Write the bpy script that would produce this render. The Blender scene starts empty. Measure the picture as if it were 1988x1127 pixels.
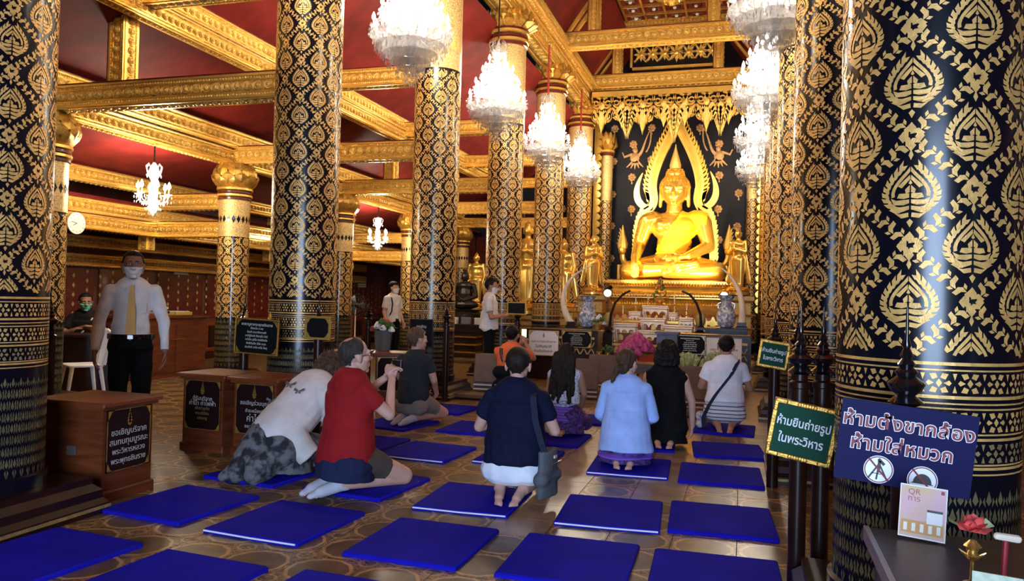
import bpy, bmesh, math, random
import numpy as np
from mathutils import Vector, Matrix
random.seed(7); rng = np.random.default_rng(7)
SC = bpy.context.scene; COL = SC.collection
PI = math.pi; rad = math.radians
# ---------------------------------------------------------------- camera
FPX = 1500.0; EYE = 1.4
yaw, pitch, roll = rad(16.6), rad(0.7), rad(1.5)
f0 = Vector((-math.sin(yaw), math.cos(yaw), 0)); r0 = Vector((math.cos(yaw), math.sin(yaw), 0)); u0 = Vector((0, 0, 1))
fw = f0*math.cos(pitch) + u0*math.sin(pitch); up1 = u0*math.cos(pitch) - f0*math.sin(pitch)
rt = r0*math.cos(roll) + up1*math.sin(roll); upv = up1*math.cos(roll) - r0*math.sin(roll)
cd = bpy.data.cameras.new('camera'); cam = bpy.data.objects.new('camera', cd); COL.objects.link(cam)
cd.sensor_width = 36; cd.lens = FPX/1988*36; cd.clip_start = .05; cd.clip_end = 200
M = Matrix.Identity(4)
for i in range(3):
    M[i][0], M[i][1], M[i][2] = rt[i], upv[i], -fw[i]
M[2][3] = EYE
cam.matrix_world = M; SC.camera = cam
# ---------------------------------------------------------------- world, daylight at the entrance, exposure
SC.view_settings.view_transform = 'Standard'; SC.view_settings.look = 'None'
SC.view_settings.exposure = EXPOSURE = 0.72; SC.view_settings.gamma = 1.0; SC.view_settings.use_curve_mapping = False
wd = bpy.data.worlds.new('world'); SC.world = wd; wd.use_nodes = True
bg = wd.node_tree.nodes['Background']; bg.inputs[0].default_value = (.55, .70, 1, 1); bg.inputs[1].default_value = .9
def area_light(name, loc, rot, sx, sy, power, color):
    l = bpy.data.lights.new(name, 'AREA'); l.shape = 'RECTANGLE'; l.size = sx; l.size_y = sy; l.energy = power; l.color = color
    o = bpy.data.objects.new(name, l); COL.objects.link(o); o.location = loc; o.rotation_euler = rot
    return o
# daylight falling in through the open entrance door behind the camera
area_light('entrance_daylight', (1.0, -5.6, 2.1), (rad(86), 0, rad(6)), 5.6, 3.6, 1050, (.50, .68, 1))

FLOOD = 480        # watts of one altar floodlight
LAMP = 300          # watts of one large chandelier
# ---------------------------------------------------------------- mesh helpers
class MB:
    def __init__(s): s.v = []; s.f = []; s.m = []; s.mats = []
    def mi(s, m):
        if m not in s.mats: s.mats.append(m)
        return s.mats.index(m)
    def add(s, vf, m, T=None):
        vs, fs = vf; b = len(s.v); k = s.mi(m)
        if T is not None: vs = [tuple(T @ Vector(p)) for p in vs]
        s.v.extend(vs); s.f.extend([tuple(i+b for i in q) for q in fs]); s.m.extend([k]*len(fs)); return s
    def box(s, x0, x1, y0, y1, z0, z1, m, T=None): return s.add(box(x0, x1, y0, y1, z0, z1), m, T)
    def mesh(s, name, smooth=35):
        me = bpy.data.meshes.new(name); me.from_pydata(s.v, [], s.f)
        for m in s.mats: me.materials.append(MT[m])
        if len(s.mats) > 1: me.polygons.foreach_set('material_index', s.m)
        if smooth: me.shade_smooth(); me.set_sharp_from_angle(angle=rad(smooth))
        me.update(); return me
    def build(s, name, parent=None, smooth=35, T=None, **kw):
        return link(name, s.mesh(name, smooth), parent, T, **kw)
def link(name, me, parent=None, T=None, kind=None, label=None, cat=None, group=None):
    o = bpy.data.objects.new(name, me); COL.objects.link(o)
    if T is not None: o.matrix_basis = T
    if parent is not None: o.parent = parent
    return tag(o, label, cat, group, kind)
def tag(o, label=None, cat=None, group=None, kind=None):
    if label: o['label'] = label
    if cat: o['category'] = cat
    if group: o['group'] = group
    if kind: o['kind'] = kind
    return o
def thing(name, label, cat, loc=(0, 0, 0), rz=0, group=None, sc=1):
    o = bpy.data.objects.new(name, None); COL.objects.link(o); o.empty_display_size = .1
    o.location = loc; o.rotation_euler = (0, 0, rz); o.scale = (sc, sc, sc)
    return tag(o, label, cat, group)
def clone(root, loc=None, rz=None, label=None, parent=None, sc=None):
    c = root.copy(); COL.objects.link(c); c.parent = parent
    if loc is not None: c.location = loc
    if rz is not None: c.rotation_euler = (0, 0, rz)
    if sc is not None: c.scale = (sc, sc, sc)
    if label: c['label'] = label
    for ch in list(root.children): clone(ch, parent=c)
    return c
def TR(x=0, y=0, z=0, rx=0, ry=0, rz=0, s=(1, 1, 1)):
    return Matrix.Translation((x, y, z)) @ Matrix.Rotation(rz, 4, 'Z') @ Matrix.Rotation(ry, 4, 'Y') @ Matrix.Rotation(rx, 4, 'X') @ Matrix.Diagonal((*s, 1))
def box(x0, x1, y0, y1, z0, z1):
    return ([(x0, y0, z0), (x1, y0, z0), (x1, y1, z0), (x0, y1, z0), (x0, y0, z1), (x1, y0, z1), (x1, y1, z1), (x0, y1, z1)],
            [(0, 3, 2, 1), (4, 5, 6, 7), (0, 1, 5, 4), (1, 2, 6, 5), (2, 3, 7, 6), (3, 0, 4, 7)])
def bbox(x0, x1, y0, y1, z0, z1, b=.006):      # box with bevelled vertical and top edges
    p = [(x0+b, y0), (x1-b, y0), (x1, y0+b), (x1, y1-b), (x1-b, y1), (x0+b, y1), (x0, y1-b), (x0, y0+b)]
    cx, cy = (x0+x1)/2, (y0+y1)/2
    q = [(x+(b if x < cx else -b), y+(b if y < cy else -b)) for x, y in p]
    v = [(x, y, z0) for x, y in p]+[(x, y, z1-b) for x, y in p]+[(x, y, z1) for x, y in q]
    f = [tuple(range(7, -1, -1)), tuple(range(16, 24))]
    for k in (0, 8):
        for i in range(8): j = (i+1) % 8; f.append((k+i, k+j, k+8+j, k+8+i))
    return v, f
def lathe(prof, n=16, a0=0, a1=2*PI):          # prof: [(r, z)] bottom to top
    full = abs(a1-a0-2*PI) < 1e-6; k = n if full else n+1
    v = []; f = []
    for r, z in prof:
        for i in range(k):
            a = a0+(a1-a0)*i/n; v.append((r*math.cos(a), r*math.sin(a), z))
    for j in range(len(prof)-1):
        for i in range(n):
            i2 = (i+1) % k; f.append((j*k+i, j*k+i2, (j+1)*k+i2, (j+1)*k+i))
    if full:
        if prof[0][0] > 1e-4: f.append(tuple(range(k-1, -1, -1)))
        if prof[-1][0] > 1e-4: f.append(tuple((len(prof)-1)*k+i for i in range(k)))
    return v, f
def squ(prof, n=4, sq=1):                      # square lathe (mitred mouldings): prof [(half, z)]
    v, f = [], []
    for r, z in prof: v += [(-r, -r*sq, z), (r, -r*sq, z), (r, r*sq, z), (-r, r*sq, z)]
    for j in range(len(prof)-1):
        for i in range(4): i2 = (i+1) % 4; f.append((j*4+i, j*4+i2, j*4+4+i2, j*4+4+i))
    f.append((3, 2, 1, 0)); b = 4*(len(prof)-1); f.append((b, b+1, b+2, b+3))
    return v, f
def tube(pts, rr, n=8, cap=True):
    pts = [Vector(p) for p in pts]; N = len(pts)
    if not hasattr(rr, '__len__'): rr = [rr]*N
    v, f = [], []; ref = None
    for i, p in enumerate(pts):
        d = (pts[min(i+1, N-1)]-pts[max(i-1, 0)]).normalized()
        if ref is None: ref = Vector((0, 0, 1)) if abs(d.z) < .9 else Vector((1, 0, 0))
        a = (ref-d*ref.dot(d)).normalized(); b = d.cross(a); ref = a
        for k in range(n):
            t = 2*PI*k/n; v.append(tuple(p+(a*math.cos(t)+b*math.sin(t))*rr[i]))
    for i in range(N-1):
        for k in range(n): k2 = (k+1) % n; f.append((i*n+k, i*n+k2, (i+1)*n+k2, (i+1)*n+k))
    if cap: f.append(tuple(range(n-1, -1, -1))); f.append(tuple((N-1)*n+k for k in range(n)))
    return v, f
def ball(c, r, nu=10, nv=6):
    if not hasattr(r, '__len__'): r = (r, r, r)
    v = [(c[0], c[1], c[2]-r[2])]; f = []
    for j in range(1, nv):
        t = PI*j/nv-PI/2
        for i in range(nu):
            a = 2*PI*i/nu; v.append((c[0]+r[0]*math.cos(t)*math.cos(a), c[1]+r[1]*math.cos(t)*math.sin(a), c[2]+r[2]*math.sin(t)))
    v.append((c[0], c[1], c[2]+r[2])); L = len(v)-1
    for i in range(nu):
        i2 = (i+1) % nu; f.append((0, 1+i2, 1+i)); f.append((L, L-nu+i, L-nu+i2))
        for j in range(nv-2): f.append((1+j*nu+i, 1+j*nu+i2, 1+(j+1)*nu+i2, 1+(j+1)*nu+i))
    return v, f
def prism(poly, y0, y1):                        # polygon in XZ extruded along Y
    n = len(poly); v = [(x, y0, z) for x, z in poly]+[(x, y1, z) for x, z in poly]
    f = [tuple(range(n)), tuple(range(2*n-1, n-1, -1))]
    for i in range(n): j = (i+1) % n; f.append((i, n+i, n+j, j))
    return v, f
def ribbon(pts, w, y0, y1):                     # curved bar in XZ plane, widths w, thickness y0..y1
    P = [Vector((p[0], p[1])) for p in pts]; N = len(P)
    if not hasattr(w, '__len__'): w = [w]*N
    v, f = [], []
    for i in range(N):
        d = (P[min(i+1, N-1)]-P[max(i-1, 0)]).normalized(); nn = Vector((-d.y, d.x))*w[i]
        for q in (P[i]+nn, P[i]-nn):
            v.append((q.x, y0, q.y)); v.append((q.x, y1, q.y))
    for i in range(N-1):
        a = 4*i; b = a+4
        f += [(a, a+2, b+2, b), (a+1, b+1, b+3, a+3), (a, b, b+1, a+1), (a+2, a+3, b+3, b+2)]
    f += [(0, 1, 3, 2), (4*N-4, 4*N-2, 4*N-1, 4*N-3)]
    return v, f
def bez(p0, p1, p2, p3, n=10):
    P = [Vector(p) for p in (p0, p1, p2, p3)]
    return [P[0]*(1-t)**3+P[1]*3*t*(1-t)**2+P[2]*3*t*t*(1-t)+P[3]*t**3 for t in [i/n for i in range(n+1)]]
# ---------------------------------------------------------------- materials
MT = {}
def nt(name):
    m = bpy.data.materials.new(name); m.use_nodes = True; MT[name] = m
    return m, m.node_tree.nodes, m.node_tree.links, m.node_tree.nodes['Principled BSDF']
def mat(name, c, rough=.5, metal=0, var=.0, vs=8, bump=0, bs=60, coat=0, emit=0, trans=0, c2=None, tr=0, sheen=0, stretch=None, thr=None, spec=None, sss=0):
    m, N, L, P = nt(name)
    P.inputs['Base Color'].default_value = (*c, 1); P.inputs['Roughness'].default_value = rough; P.inputs['Metallic'].default_value = metal
    P.inputs['Coat Weight'].default_value = coat; P.inputs['Coat Roughness'].default_value = .08
    if spec is not None: P.inputs['Specular IOR Level'].default_value = spec
    if sheen: P.inputs['Sheen Weight'].default_value = sheen
    if sss: P.inputs['Subsurface Weight'].default_value = sss; P.inputs['Subsurface Radius'].default_value = (.01, .004, .002)
    if trans: P.inputs['Transmission Weight'].default_value = trans
    if emit: P.inputs['Emission Color'].default_value = (*c, 1); P.inputs['Emission Strength'].default_value = emit
    tc = N.new('ShaderNodeTexCoord'); mp = N.new('ShaderNodeMapping'); L.new(tc.outputs['Object'], mp.inputs[0])
    if stretch: mp.inputs['Scale'].default_value = stretch
    if var or c2:
        n = N.new('ShaderNodeTexNoise'); n.inputs['Scale'].default_value = vs; n.inputs['Detail'].default_value = 5; L.new(mp.outputs[0], n.inputs['Vector'])
        r = N.new('ShaderNodeValToRGB'); L.new(n.outputs['Fac'], r.inputs[0])
        a = thr or (.3, .7); r.color_ramp.elements[0].position = a[0]; r.color_ramp.elements[1].position = a[1]
        r.color_ramp.elements[0].color = (*(c2 if c2 else [x*(1-var) for x in c]), 1)
        r.color_ramp.elements[1].color = (*(c if c2 else [min(1, x*(1+var*.6)) for x in c]), 1)
        L.new(r.outputs[0], P.inputs['Base Color'])
    if bump:
        n = N.new('ShaderNodeTexNoise'); n.inputs['Scale'].default_value = bs; n.inputs['Detail'].default_value = 4; L.new(mp.outputs[0], n.inputs['Vector'])
        b = N.new('ShaderNodeBump'); b.inputs['Strength'].default_value = bump; b.inputs['Distance'].default_value = .01
        L.new(n.outputs['Fac'], b.inputs['Height']); L.new(b.outputs[0], P.inputs['Normal'])
    return m
mat('gold', (.62, .34, .06), .36, .7, var=.35, vs=30, bump=.35, bs=90)  # kept darker than gold_carved; on beam cores this paints in recess shade
mat('gold_carved', (.86, .55, .14), .30, .75, var=.35, vs=60, bump=.9, bs=140)
mat('gold_bright', (.95, .60, .13), .25, .7, var=.12, vs=6, bump=.1, bs=30)
mat('gold_buddha', (.98, .60, .10), .22, .75, var=.06, vs=4)
mat('gold_leaf', (.80, .46, .13), .45, .35, var=.25, vs=25, bump=.15, bs=200)
mat('gold_dim', (.45, .30, .10), .45, .5, var=.3, vs=30, bump=.4, bs=120)
mat('lacquer', (.004, .004, .008), .22, 0, spec=.4)
mat('lacquer_red', (.10, .012, .008), .25, 0, var=.3, vs=12, coat=.3)
mat('ceiling_red', (.15, .010, .007), .7, 0, var=.35, vs=3, spec=.2)
mat('wall_red', (.10, .020, .012), .5, 0, var=.4, vs=4)
mat('wall_dark', (.006, .005, .009), .55, 0, var=.5, vs=2.5, spec=.2)
mat('wood', (.15, .034, .010), .4, 0, var=.45, vs=3, stretch=(1, 1, 8), bump=.1, bs=30, spec=.3)
mat('wood_dark', (.022, .007, .004), .3, 0, var=.4, vs=5, spec=.3)
mat('wood_brown', (.11, .055, .03), .4, 0, var=.4, vs=5, stretch=(1, 6, 1))
mat('black', (.006, .006, .007), .45)
mat('black_gloss', (.006, .005, .006), .15, coat=.5)
mat('white', (.80, .80, .78), .5)
mat('paper', (.78, .74, .68), .6)
mat('cream', (.75, .70, .58), .5)
mat('grey', (.20, .20, .21), .5)
mat('bulb', (1, .90, .74), .5, emit=40); MT['bulb'].cycles.emission_sampling = 'NONE'
def crystal():
    m, N, L, P = nt('crystal')
    a = N.new('ShaderNodeBsdfTranslucent'); a.inputs[0].default_value = (.45, .45, .46, 1)
    g = N.new('ShaderNodeBsdfGlossy'); g.inputs['Roughness'].default_value = .12; g.inputs[0].default_value = (.95, .95, 1, 1)
    d = N.new('ShaderNodeBsdfDiffuse'); d.inputs[0].default_value = (.42, .42, .43, 1)
    m1 = N.new('ShaderNodeMixShader'); m1.inputs[0].default_value = .3; L.new(a.outputs[0], m1.inputs[1]); L.new(d.outputs[0], m1.inputs[2])
    m2 = N.new('ShaderNodeMixShader'); m2.inputs[0].default_value = .3; L.new(m1.outputs[0], m2.inputs[1]); L.new(g.outputs[0], m2.inputs[2])
    tr = N.new('ShaderNodeBsdfTransparent'); m3 = N.new('ShaderNodeMixShader'); m3.inputs[0].default_value = .52; L.new(m2.outputs[0], m3.inputs[1]); L.new(tr.outputs[0], m3.inputs[2])
    L.new(m3.outputs[0], N['Material Output'].inputs[0])
crystal()
mat('mat_blue', (.010, .008, .40), .9, 0, var=.2, vs=3, bump=.25, bs=300, spec=.08)
mat('piping_white', (.75, .75, .8), .7)
# ---------------------------------------------------------------- floor
TS = .37
class NX:                                        # tiny node-math helper
    def __init__(s, tree): s.t = tree
    def n(s, op, *a):
        k = s.t.nodes.new('ShaderNodeMath'); k.operation = op
        for i, x in enumerate(a):
            if isinstance(x, (int, float)): k.inputs[i].default_value = x
            else: s.t.links.new(x, k.inputs[i])
        return k.outputs[0]
    def step(s, x, lo, hi):
        k = s.t.nodes.new('ShaderNodeMapRange'); k.interpolation_type = 'SMOOTHSTEP'
        s.t.links.new(x, k.inputs[0]); k.inputs[1].default_value = lo; k.inputs[2].default_value = hi; return k.outputs[0]
    def mix(s, fac, a, b):
        k = s.t.nodes.new('ShaderNodeMix'); k.data_type = 'RGBA'; s.t.links.new(fac, k.inputs[0])
        for i, x in ((6, a), (7, b)):
            if isinstance(x, tuple): k.inputs[i].default_value = (*x, 1)
            else: s.t.links.new(x, k.inputs[i])
        return k.outputs[2]
def floor_material():
    m, N, L, P = nt('floor_pattern'); x = NX(m.node_tree)
    g = N.new('ShaderNodeNewGeometry'); sp = N.new('ShaderNodeSeparateXYZ'); L.new(g.outputs['Position'], sp.inputs[0])
    q = [x.n('SUBTRACT', x.n('FRACT', x.n('ADD', x.n('DIVIDE', sp.outputs[i], TS), 200.0)), .5) for i in (0, 1)]
    d = x.n('SQRT', x.n('ADD', x.n('MULTIPLY', q[0], q[0]), x.n('MULTIPLY', q[1], q[1])))
    an = x.n('ARCTAN2', q[1], q[0])
    ax, ay = (x.n('SUBTRACT', .5, x.n('ABSOLUTE', k)) for k in q)
    dc = x.n('SQRT', x.n('ADD', x.n('MULTIPLY', ax, ax), x.n('MULTIPLY', ay, ay)))
    dl = x.n('ADD', d, x.n('MULTIPLY', x.n('COSINE', x.n('MULTIPLY', an, 12)), .007))
    no = N.new('ShaderNodeTexNoise'); no.inputs['Scale'].default_value = 9; no.inputs['Detail'].default_value = 6; L.new(g.outputs['Position'], no.inputs['Vector'])
    n2 = N.new('ShaderNodeTexNoise'); n2.inputs['Scale'].default_value = 22; n2.inputs['Detail'].default_value = 2; n2.inputs['Distortion'].default_value = 2.5; L.new(g.outputs['Position'], n2.inputs['Vector'])
    ring = lambda dd, r, w: x.n('SUBTRACT', 1, x.step(x.n('ABSOLUTE', x.n('SUBTRACT', dd, r)), w*.5, w))
    centre = x.mix(no.outputs['Fac'], (.07, .048, .023), (.20, .135, .06))
    scr = x.n('SUBTRACT', 1, x.step(x.n('ABSOLUTE', x.n('SUBTRACT', n2.outputs['Fac'], .5)), .025, .06))
    corner = x.mix(x.n('MULTIPLY', scr, .85), (.07, .028, .013), (.52, .33, .12))
    corner = x.mix(ring(dc, .13, .028), corner, (.50, .31, .11))
    petal = ring(x.n('ADD', dc, x.n('MULTIPLY', x.n('COSINE', x.n('MULTIPLY', x.n('ARCTAN2', ay, ax), 8)), .05)), .22, .03)
    corner = x.mix(petal, corner, (.34, .19, .07))
    col = x.mix(x.step(d, .42, .44), centre, corner)
    col = x.mix(ring(dl, .44, .034), col, (.56, .36, .13))
    col = x.mix(x.n('MULTIPLY', ring(d, .33, .012), .5), col, (.12, .08, .03))
    col = x.mix(x.step(no.outputs['Fac'], .25, .75), x.mix(x.n('ADD', .0, .55), (0, 0, 0), col), col)
    L.new(col, P.inputs['Base Color']); P.inputs['Roughness'].default_value = .30; P.inputs['Specular IOR Level'].default_value = .35
floor_material()
mat('marble_tile', (.36, .25, .14), .28, var=.5, vs=5, c2=(.17, .11, .06))
mat('grout', (.015, .011, .008), .8)
fl = MB().box(-10.9, 4.3, -3.4, 22.7, -.15, -.004, 'grout').build('floor', kind='structure')
def marble(ix, iy):
    X, Y = (ix+.5)*TS, (iy+.5)*TS
    return (ix == -4 and 4.4 < Y < 22) or (ix == -2 and Y > 5.5) or (ix in (-1, 0) and Y > 9) or (iy in (25,) and -4 < X < 1)
tile_me = {}
for k in ('floor_pattern', 'marble_tile'):
    tile_me[k] = MB().add(bbox(-TS/2+.0012, TS/2-.0012, -TS/2+.0012, TS/2-.0012, -.006, 0, .0015), k).mesh('floor_tile', 0)
cells = []
for ix in range(-30, 12):
    for iy in range(-9, 61):
        X, Y = (ix+.5)*TS, (iy+.5)*TS
        if X < -10.8 or X > 4.1: continue
        d = Vector((X, Y, -EYE)); z = d.dot(fw)
        vis = z > .5 and abs(d.dot(rt)/z) < .68 and abs(d.dot(upv)/z) < .40
        cells.append((0 if vis else 1, z if vis else 99, ix, iy))
cells.sort(); rest = MB()
for n, (nv, z, ix, iy) in enumerate(cells):
    k = 'marble_tile' if marble(ix, iy) else 'floor_pattern'; X, Y = (ix+.5)*TS, (iy+.5)*TS
    if n < 300: o = link('floor_tile', tile_me[k], fl, Matrix.Translation((X, Y, 0)))
    else: h = TS/2-.002; rest.add(([(X-h, Y-h, 0), (X+h, Y-h, 0), (X+h, Y+h, 0), (X-h, Y+h, 0)], [(0, 1, 2, 3)]), k)
rest.build('floor_tiling', fl, 0, kind='stuff')
# ---------------------------------------------------------------- carved beams
ST = [3.5, 6.95, 10.4, 13.8, 17.2, 20.6]
XL, XR, XA, XP, XB, XW = -4.3, .72, -7.7, -6.45, -9.2, -10.8
ceil = thing('ceiling', None, None); ceil['kind'] = 'structure'
_bm = {}
def beam_mesh(Lb, h, w):
    key = (round(Lb, 3), h, w)
    if key in _bm: return _bm[key]
    b = MB(); b.box(0, Lb, -w/2, w/2, 0, h, 'gold')  # darker gold core: shade in the carving's recesses put into the colour
    lip = h*.10
    for s in (-1, 1):
        for z0, z1, e in ((0, lip, .016), (h-lip, h, .016), (lip*2.1, lip*2.5, .007), (h-lip*2.5, h-lip*2.1, .007)):
            b.box(0, Lb, min(s*w/2, s*(w/2+e)), max(s*w/2, s*(w/2+e)), z0, z1, 'gold_bright')
        b.box(0, Lb, min(s*(w/2-.01), s*(w/2+.008)), max(s*(w/2-.01), s*(w/2+.008)), h, h+.02, 'lacquer_red')
    for y in (-w/2+.02, w/2-.02): b.box(0, Lb, y-.014, y+.014, -.012, 0, 'gold_bright')
    c = MB()
    def frame(s):                                # local (u along, v up, n out)
        if s == 0: return lambda u, v, n: (u, v-w/2, -n)
        return lambda u, v, n: (u, s*(w/2+n), v)
    for s, hh in ((1, h), (-1, h), (0, w)):
        F = frame(s); l2 = hh*.10; flip = s == 1
        def poly(vs, fs): c.add(([F(*q) for q in vs], [t[::-1] if flip else t for t in fs]), 'gold_carved')
        R = hh*.20; n = max(1, int(Lb/(R*2.5))); st = Lb/n
        for i in range(n):                       # rosettes and the lozenges between them
            u0_, v0_ = (i+.5)*st, hh/2; vs = []; K = 10
            for r_, z_ in ((R, 0), (R*.95, .016), (R*.62, .010), (R*.55, .022), (0.001, .034)):
                vs += [(u0_+r_*math.cos(2*PI*k/K), v0_+r_*math.sin(2*PI*k/K), z_) for k in range(K)]
            poly(vs, [(j*K+k, j*K+(k+1) % K, (j+1)*K+(k+1) % K, (j+1)*K+k) for j in range(4) for k in range(K)])
            e = i*st
            poly([(e-R*.28, v0_, 0), (e, v0_-R*.9, 0), (e+R*.28, v0_, 0), (e, v0_+R*.9, 0), (e, v0_, .02)], [(0, 1, 4), (1, 2, 4), (2, 3, 4), (3, 0, 4)])
        p = .034; n = int(Lb/p)
        for i in range(n):                       # bead rows
            u_ = (i+.5)*Lb/n
            for v_ in (l2*1.55, hh-l2*1.55):
                q = p*.40; poly([(u_-q, v_-q, 0), (u_+q, v_-q, 0), (u_+q, v_+q, 0), (u_-q, v_+q, 0), (u_, v_, .016)], [(0, 1, 4), (1, 2, 4), (2, 3, 4), (3, 0, 4)])
    _bm[key] = (b.mesh('beam', 0), c.mesh('carving', 30)); return _bm[key]
def beam(name, p0, p1, h=.24, w=.20, up=False):
    p0, p1 = Vector(p0), Vector(p1); d = p1-p0; Lb = d.length
    a, c = beam_mesh(Lb, h, w); X = d.normalized()
    if up: Y = Vector((0, 1, 0)); Z = X.cross(Y).normalized()
    else: Y = Vector((0, 0, 1)).cross(X).normalized(); Z = X.cross(Y)
    T = Matrix((X, Y, Z)).transposed().to_4x4(); T.translation = p0
    o = link(name, a, ceil, T); k = link('carved_rosettes', c, o, kind='stuff'); return o
def post(x, y, z0, z1, s=.2):                    # short carved king post
    beam('king_post', (x-s/2, y, z0), (x-s/2, y, z1), s, s, up=True)
YS = [ST[0]-3.4]+ST
for i, y in enumerate(YS):
    beam('tie_beam', (XA-.1, y, 3.42), (XL+.05, y, 3.42), .25, .22)
    post(XP, y, 3.67, 4.42)
    beam('tie_beam', (XP-.15, y, 4.52), (XL+.05, y, 4.52), .25, .2)
    beam('tie_beam', (XB-.15, y, 2.72), (XA+.05, y, 2.72), .22, .18)
    beam('tie_beam', (XB-.15, y, 2.28), (XA+.05, y, 2.28), .22, .18)
    post(XB, y, 2.06, 2.4, .16)
    if i: beam('tie_beam', (XL+.2, y, 7.15), (XR-.2, y, 7.15), .34, .28)
    if i < len(YS)-1:
        y2 = YS[i+1]
        beam('longitudinal_beam', (XA, y, 3.66), (XA, y2, 3.66), .24, .2)
        beam('longitudinal_beam', (XA-.04, y, 3.40), (XA-.04, y2, 3.40), .22, .16)
        beam('longitudinal_beam', (XP, y, 4.62), (XP, y2, 4.62), .22, .2)
        beam('longitudinal_beam', (XP+.04, y, 4.40), (XP+.04, y2, 4.40), .2, .16)
        beam('longitudinal_beam', (XB, y, 2.96), (XB, y2, 2.96), .2, .18)
        beam('longitudinal_beam', (XB, y, 2.5), (XB, y2, 2.5), .2, .18)
        beam('longitudinal_beam', (XB+.03, y, 2.28), (XB+.03, y2, 2.28), .2, .16)
        beam('wall_beam', (XW+.1, y, 2.12), (XW+.1, y2, 2.12), .18, .14)
        beam('wall_beam', (XW+.1, y, 1.80), (XW+.1, y2, 1.80), .18, .14)
        for X_ in (XL, XR): beam('architrave', (X_, y, 6.74), (X_, y2, 6.74), .40, .46)
        for X_, s in ((XL, 1), (XR, -1)):
            beam('cornice', (X_+s*.30, y, 7.12), (X_+s*.30, y2, 7.12), .20, .22)
# sloping red boards and the flat coffered field
def slab(pts, m, name, t=.05):
    a = [Vector(p) for p in pts]; nrm = (a[1]-a[0]).cross(a[3]-a[0]).normalized()*t
    if nrm.z < 0: nrm = -nrm
    v = [tuple(p) for p in a]+[tuple(p+nrm) for p in a]
    return MB().add((v, [(0, 3, 2, 1), (4, 5, 6, 7), (0, 1, 5, 4), (1, 2, 6, 5), (2, 3, 7, 6), (3, 0, 4, 7)]), m).build(name, ceil, 0)
Y0, Y1 = -3.4, 22.5
def slope(xa, za, xb, zb, name='sloping_board'):
    ys = [Y0]+YS+[Y1]
    for i in range(len(ys)-1): slab([(xa, ys[i], za), (xb, ys[i], zb), (xb, ys[i+1], zb), (xa, ys[i+1], za)], 'ceiling_red', name)
slope(XL-.1, 6.45, XP-.05, 4.88); slope(XP-.05, 4.44, XA-.05, 3.92); slope(XA-.05, 3.42, XB-.05, 3.18); slope(XB-.05, 2.74, XW, 2.32)
slope(XL+.2, 7.36, -3.12, 8.75); slope(XR-.2, 7.36, -.46, 8.75); slope(XR+.1, 6.45, 4.3, 4.3)
for a, b in ((XL-.12, XL+.1), (XR-.1, XR+.12)):
    MB().box(a, b, Y0, Y1, 7.1, 7.5, 'ceiling_red').build('frieze_board', ceil, 0)
MB().box(-3.3, -.28, Y0, Y1, 8.92, 9.0, 'ceiling_red').build('coffer_field', ceil, 0)
MB().box(-11, 4.4, Y0, Y1, 9.05, 9.1, 'wall_dark').build('roof_boarding', ceil, 0)
# trusses above the tie beams
for i, y in enumerate(ST):
    if i < 2: continue
    for x in (-3.1, -.48): post(x, y, 7.49, 8.78, .24)
    beam('collar_beam', (-3.3, y, 8.72), (-.28, y, 8.72), .2, .2)
    for xa, xb in ((XL+.32, -3.12), (XR-.32, -.46)):
        for o_, w_ in ((0, .045), (.16, .03)):
            pts = [(xa+(.0 if xa < xb else 0), 7.52+o_*0), (xb, 8.72-o_*1.6)] if o_ == 0 else [(xa+(xb-xa)*.22, 7.52), (xb, 8.40)]
            MB().add(ribbon(pts, w_, y-.06, y+.06), 'gold_bright').build('rafter_strut', ceil, 0)
ca = MB(); cp_me = None
for (ya, yb) in ((13.8, 17.2), (17.2, 20.6)):
    nx, ny = 5, 6; wx, wy = 2.62/nx, (yb-ya)/ny
    for i in range(nx+1): MB().box(-3.1+i*wx-.025, -3.1+i*wx+.025, ya, yb, 8.86, 8.93, 'gold').build('coffer_rib', ceil, 0)
    for j in range(ny+1): MB().box(-3.1, -.48, ya+j*wy-.025, ya+j*wy+.025, 8.86, 8.93, 'gold').build('coffer_rib', ceil, 0)
    if cp_me is None:
        c = MB(); c.add(squ([(.11, .02), (.13, 0), (.15, .03)], 4, 1), 'lacquer_red'); c.add(ball((0, 0, 0), (.05, .05, .04), 8, 4), 'cream'); cp_me = c.mesh('coffer')
    for i in range(nx):
        for j in range(ny): link('coffer', cp_me, ceil, TR(-3.1+(i+.5)*wx, ya+(j+.5)*wy, 8.89))
    b = MB()                                     # gilded lotus boss under the field
    for ring_, (R_, n_, z_) in enumerate(((.42, 14, 8.80), (.30, 11, 8.74), (.17, 8, 8.69))):
        for k in range(n_):
            a = 2*PI*k/n_+ring_*.2
            b.add(([(-.07, .1, .04), (.07, .1, .04), (.09, R_*.75, 0), (0, R_*1.15, .05), (-.09, R_*.75, 0), (0, R_*.6, -.05)],
                   [(0, 1, 5), (1, 2, 5), (2, 3, 5), (3, 4, 5), (4, 0, 5)]), 'gold_bright', TR(-1.79, (ya+yb)/2, z_, rz=a))
    b.add(ball((-1.79, (ya+yb)/2, 8.68), (.1, .1, .07)), 'gold_bright'); b.build('lotus_boss', ceil)
# ---------------------------------------------------------------- walls
def wall(name, *parts):
    b = MB()
    for q in parts: b.box(*q)
    return b.build(name, None, 0, kind='structure')
wl = wall('wall_left', (XW-.2, XW, -3.4, 22.7, 0, 5, 'wall_red'))
wf = wall('wall_front', (XW-.2, 4.4, 22.4, 22.6, 0, 9.1, 'wall_dark'))
wr = wall('wall_right', (4.2, 4.4, -3.4, 22.7, 0, 5.2, 'wall_red'))
wb = wall('wall_rear', (XW-.2, -1.6, -3.4, -3.2, 0, 9.1, 'wall_red'), (1.7, 4.4, -3.4, -3.2, 0, 9.1, 'wall_red'), (-1.6, 1.7, -3.4, -3.2, 3.2, 9.1, 'wall_red'))
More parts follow.
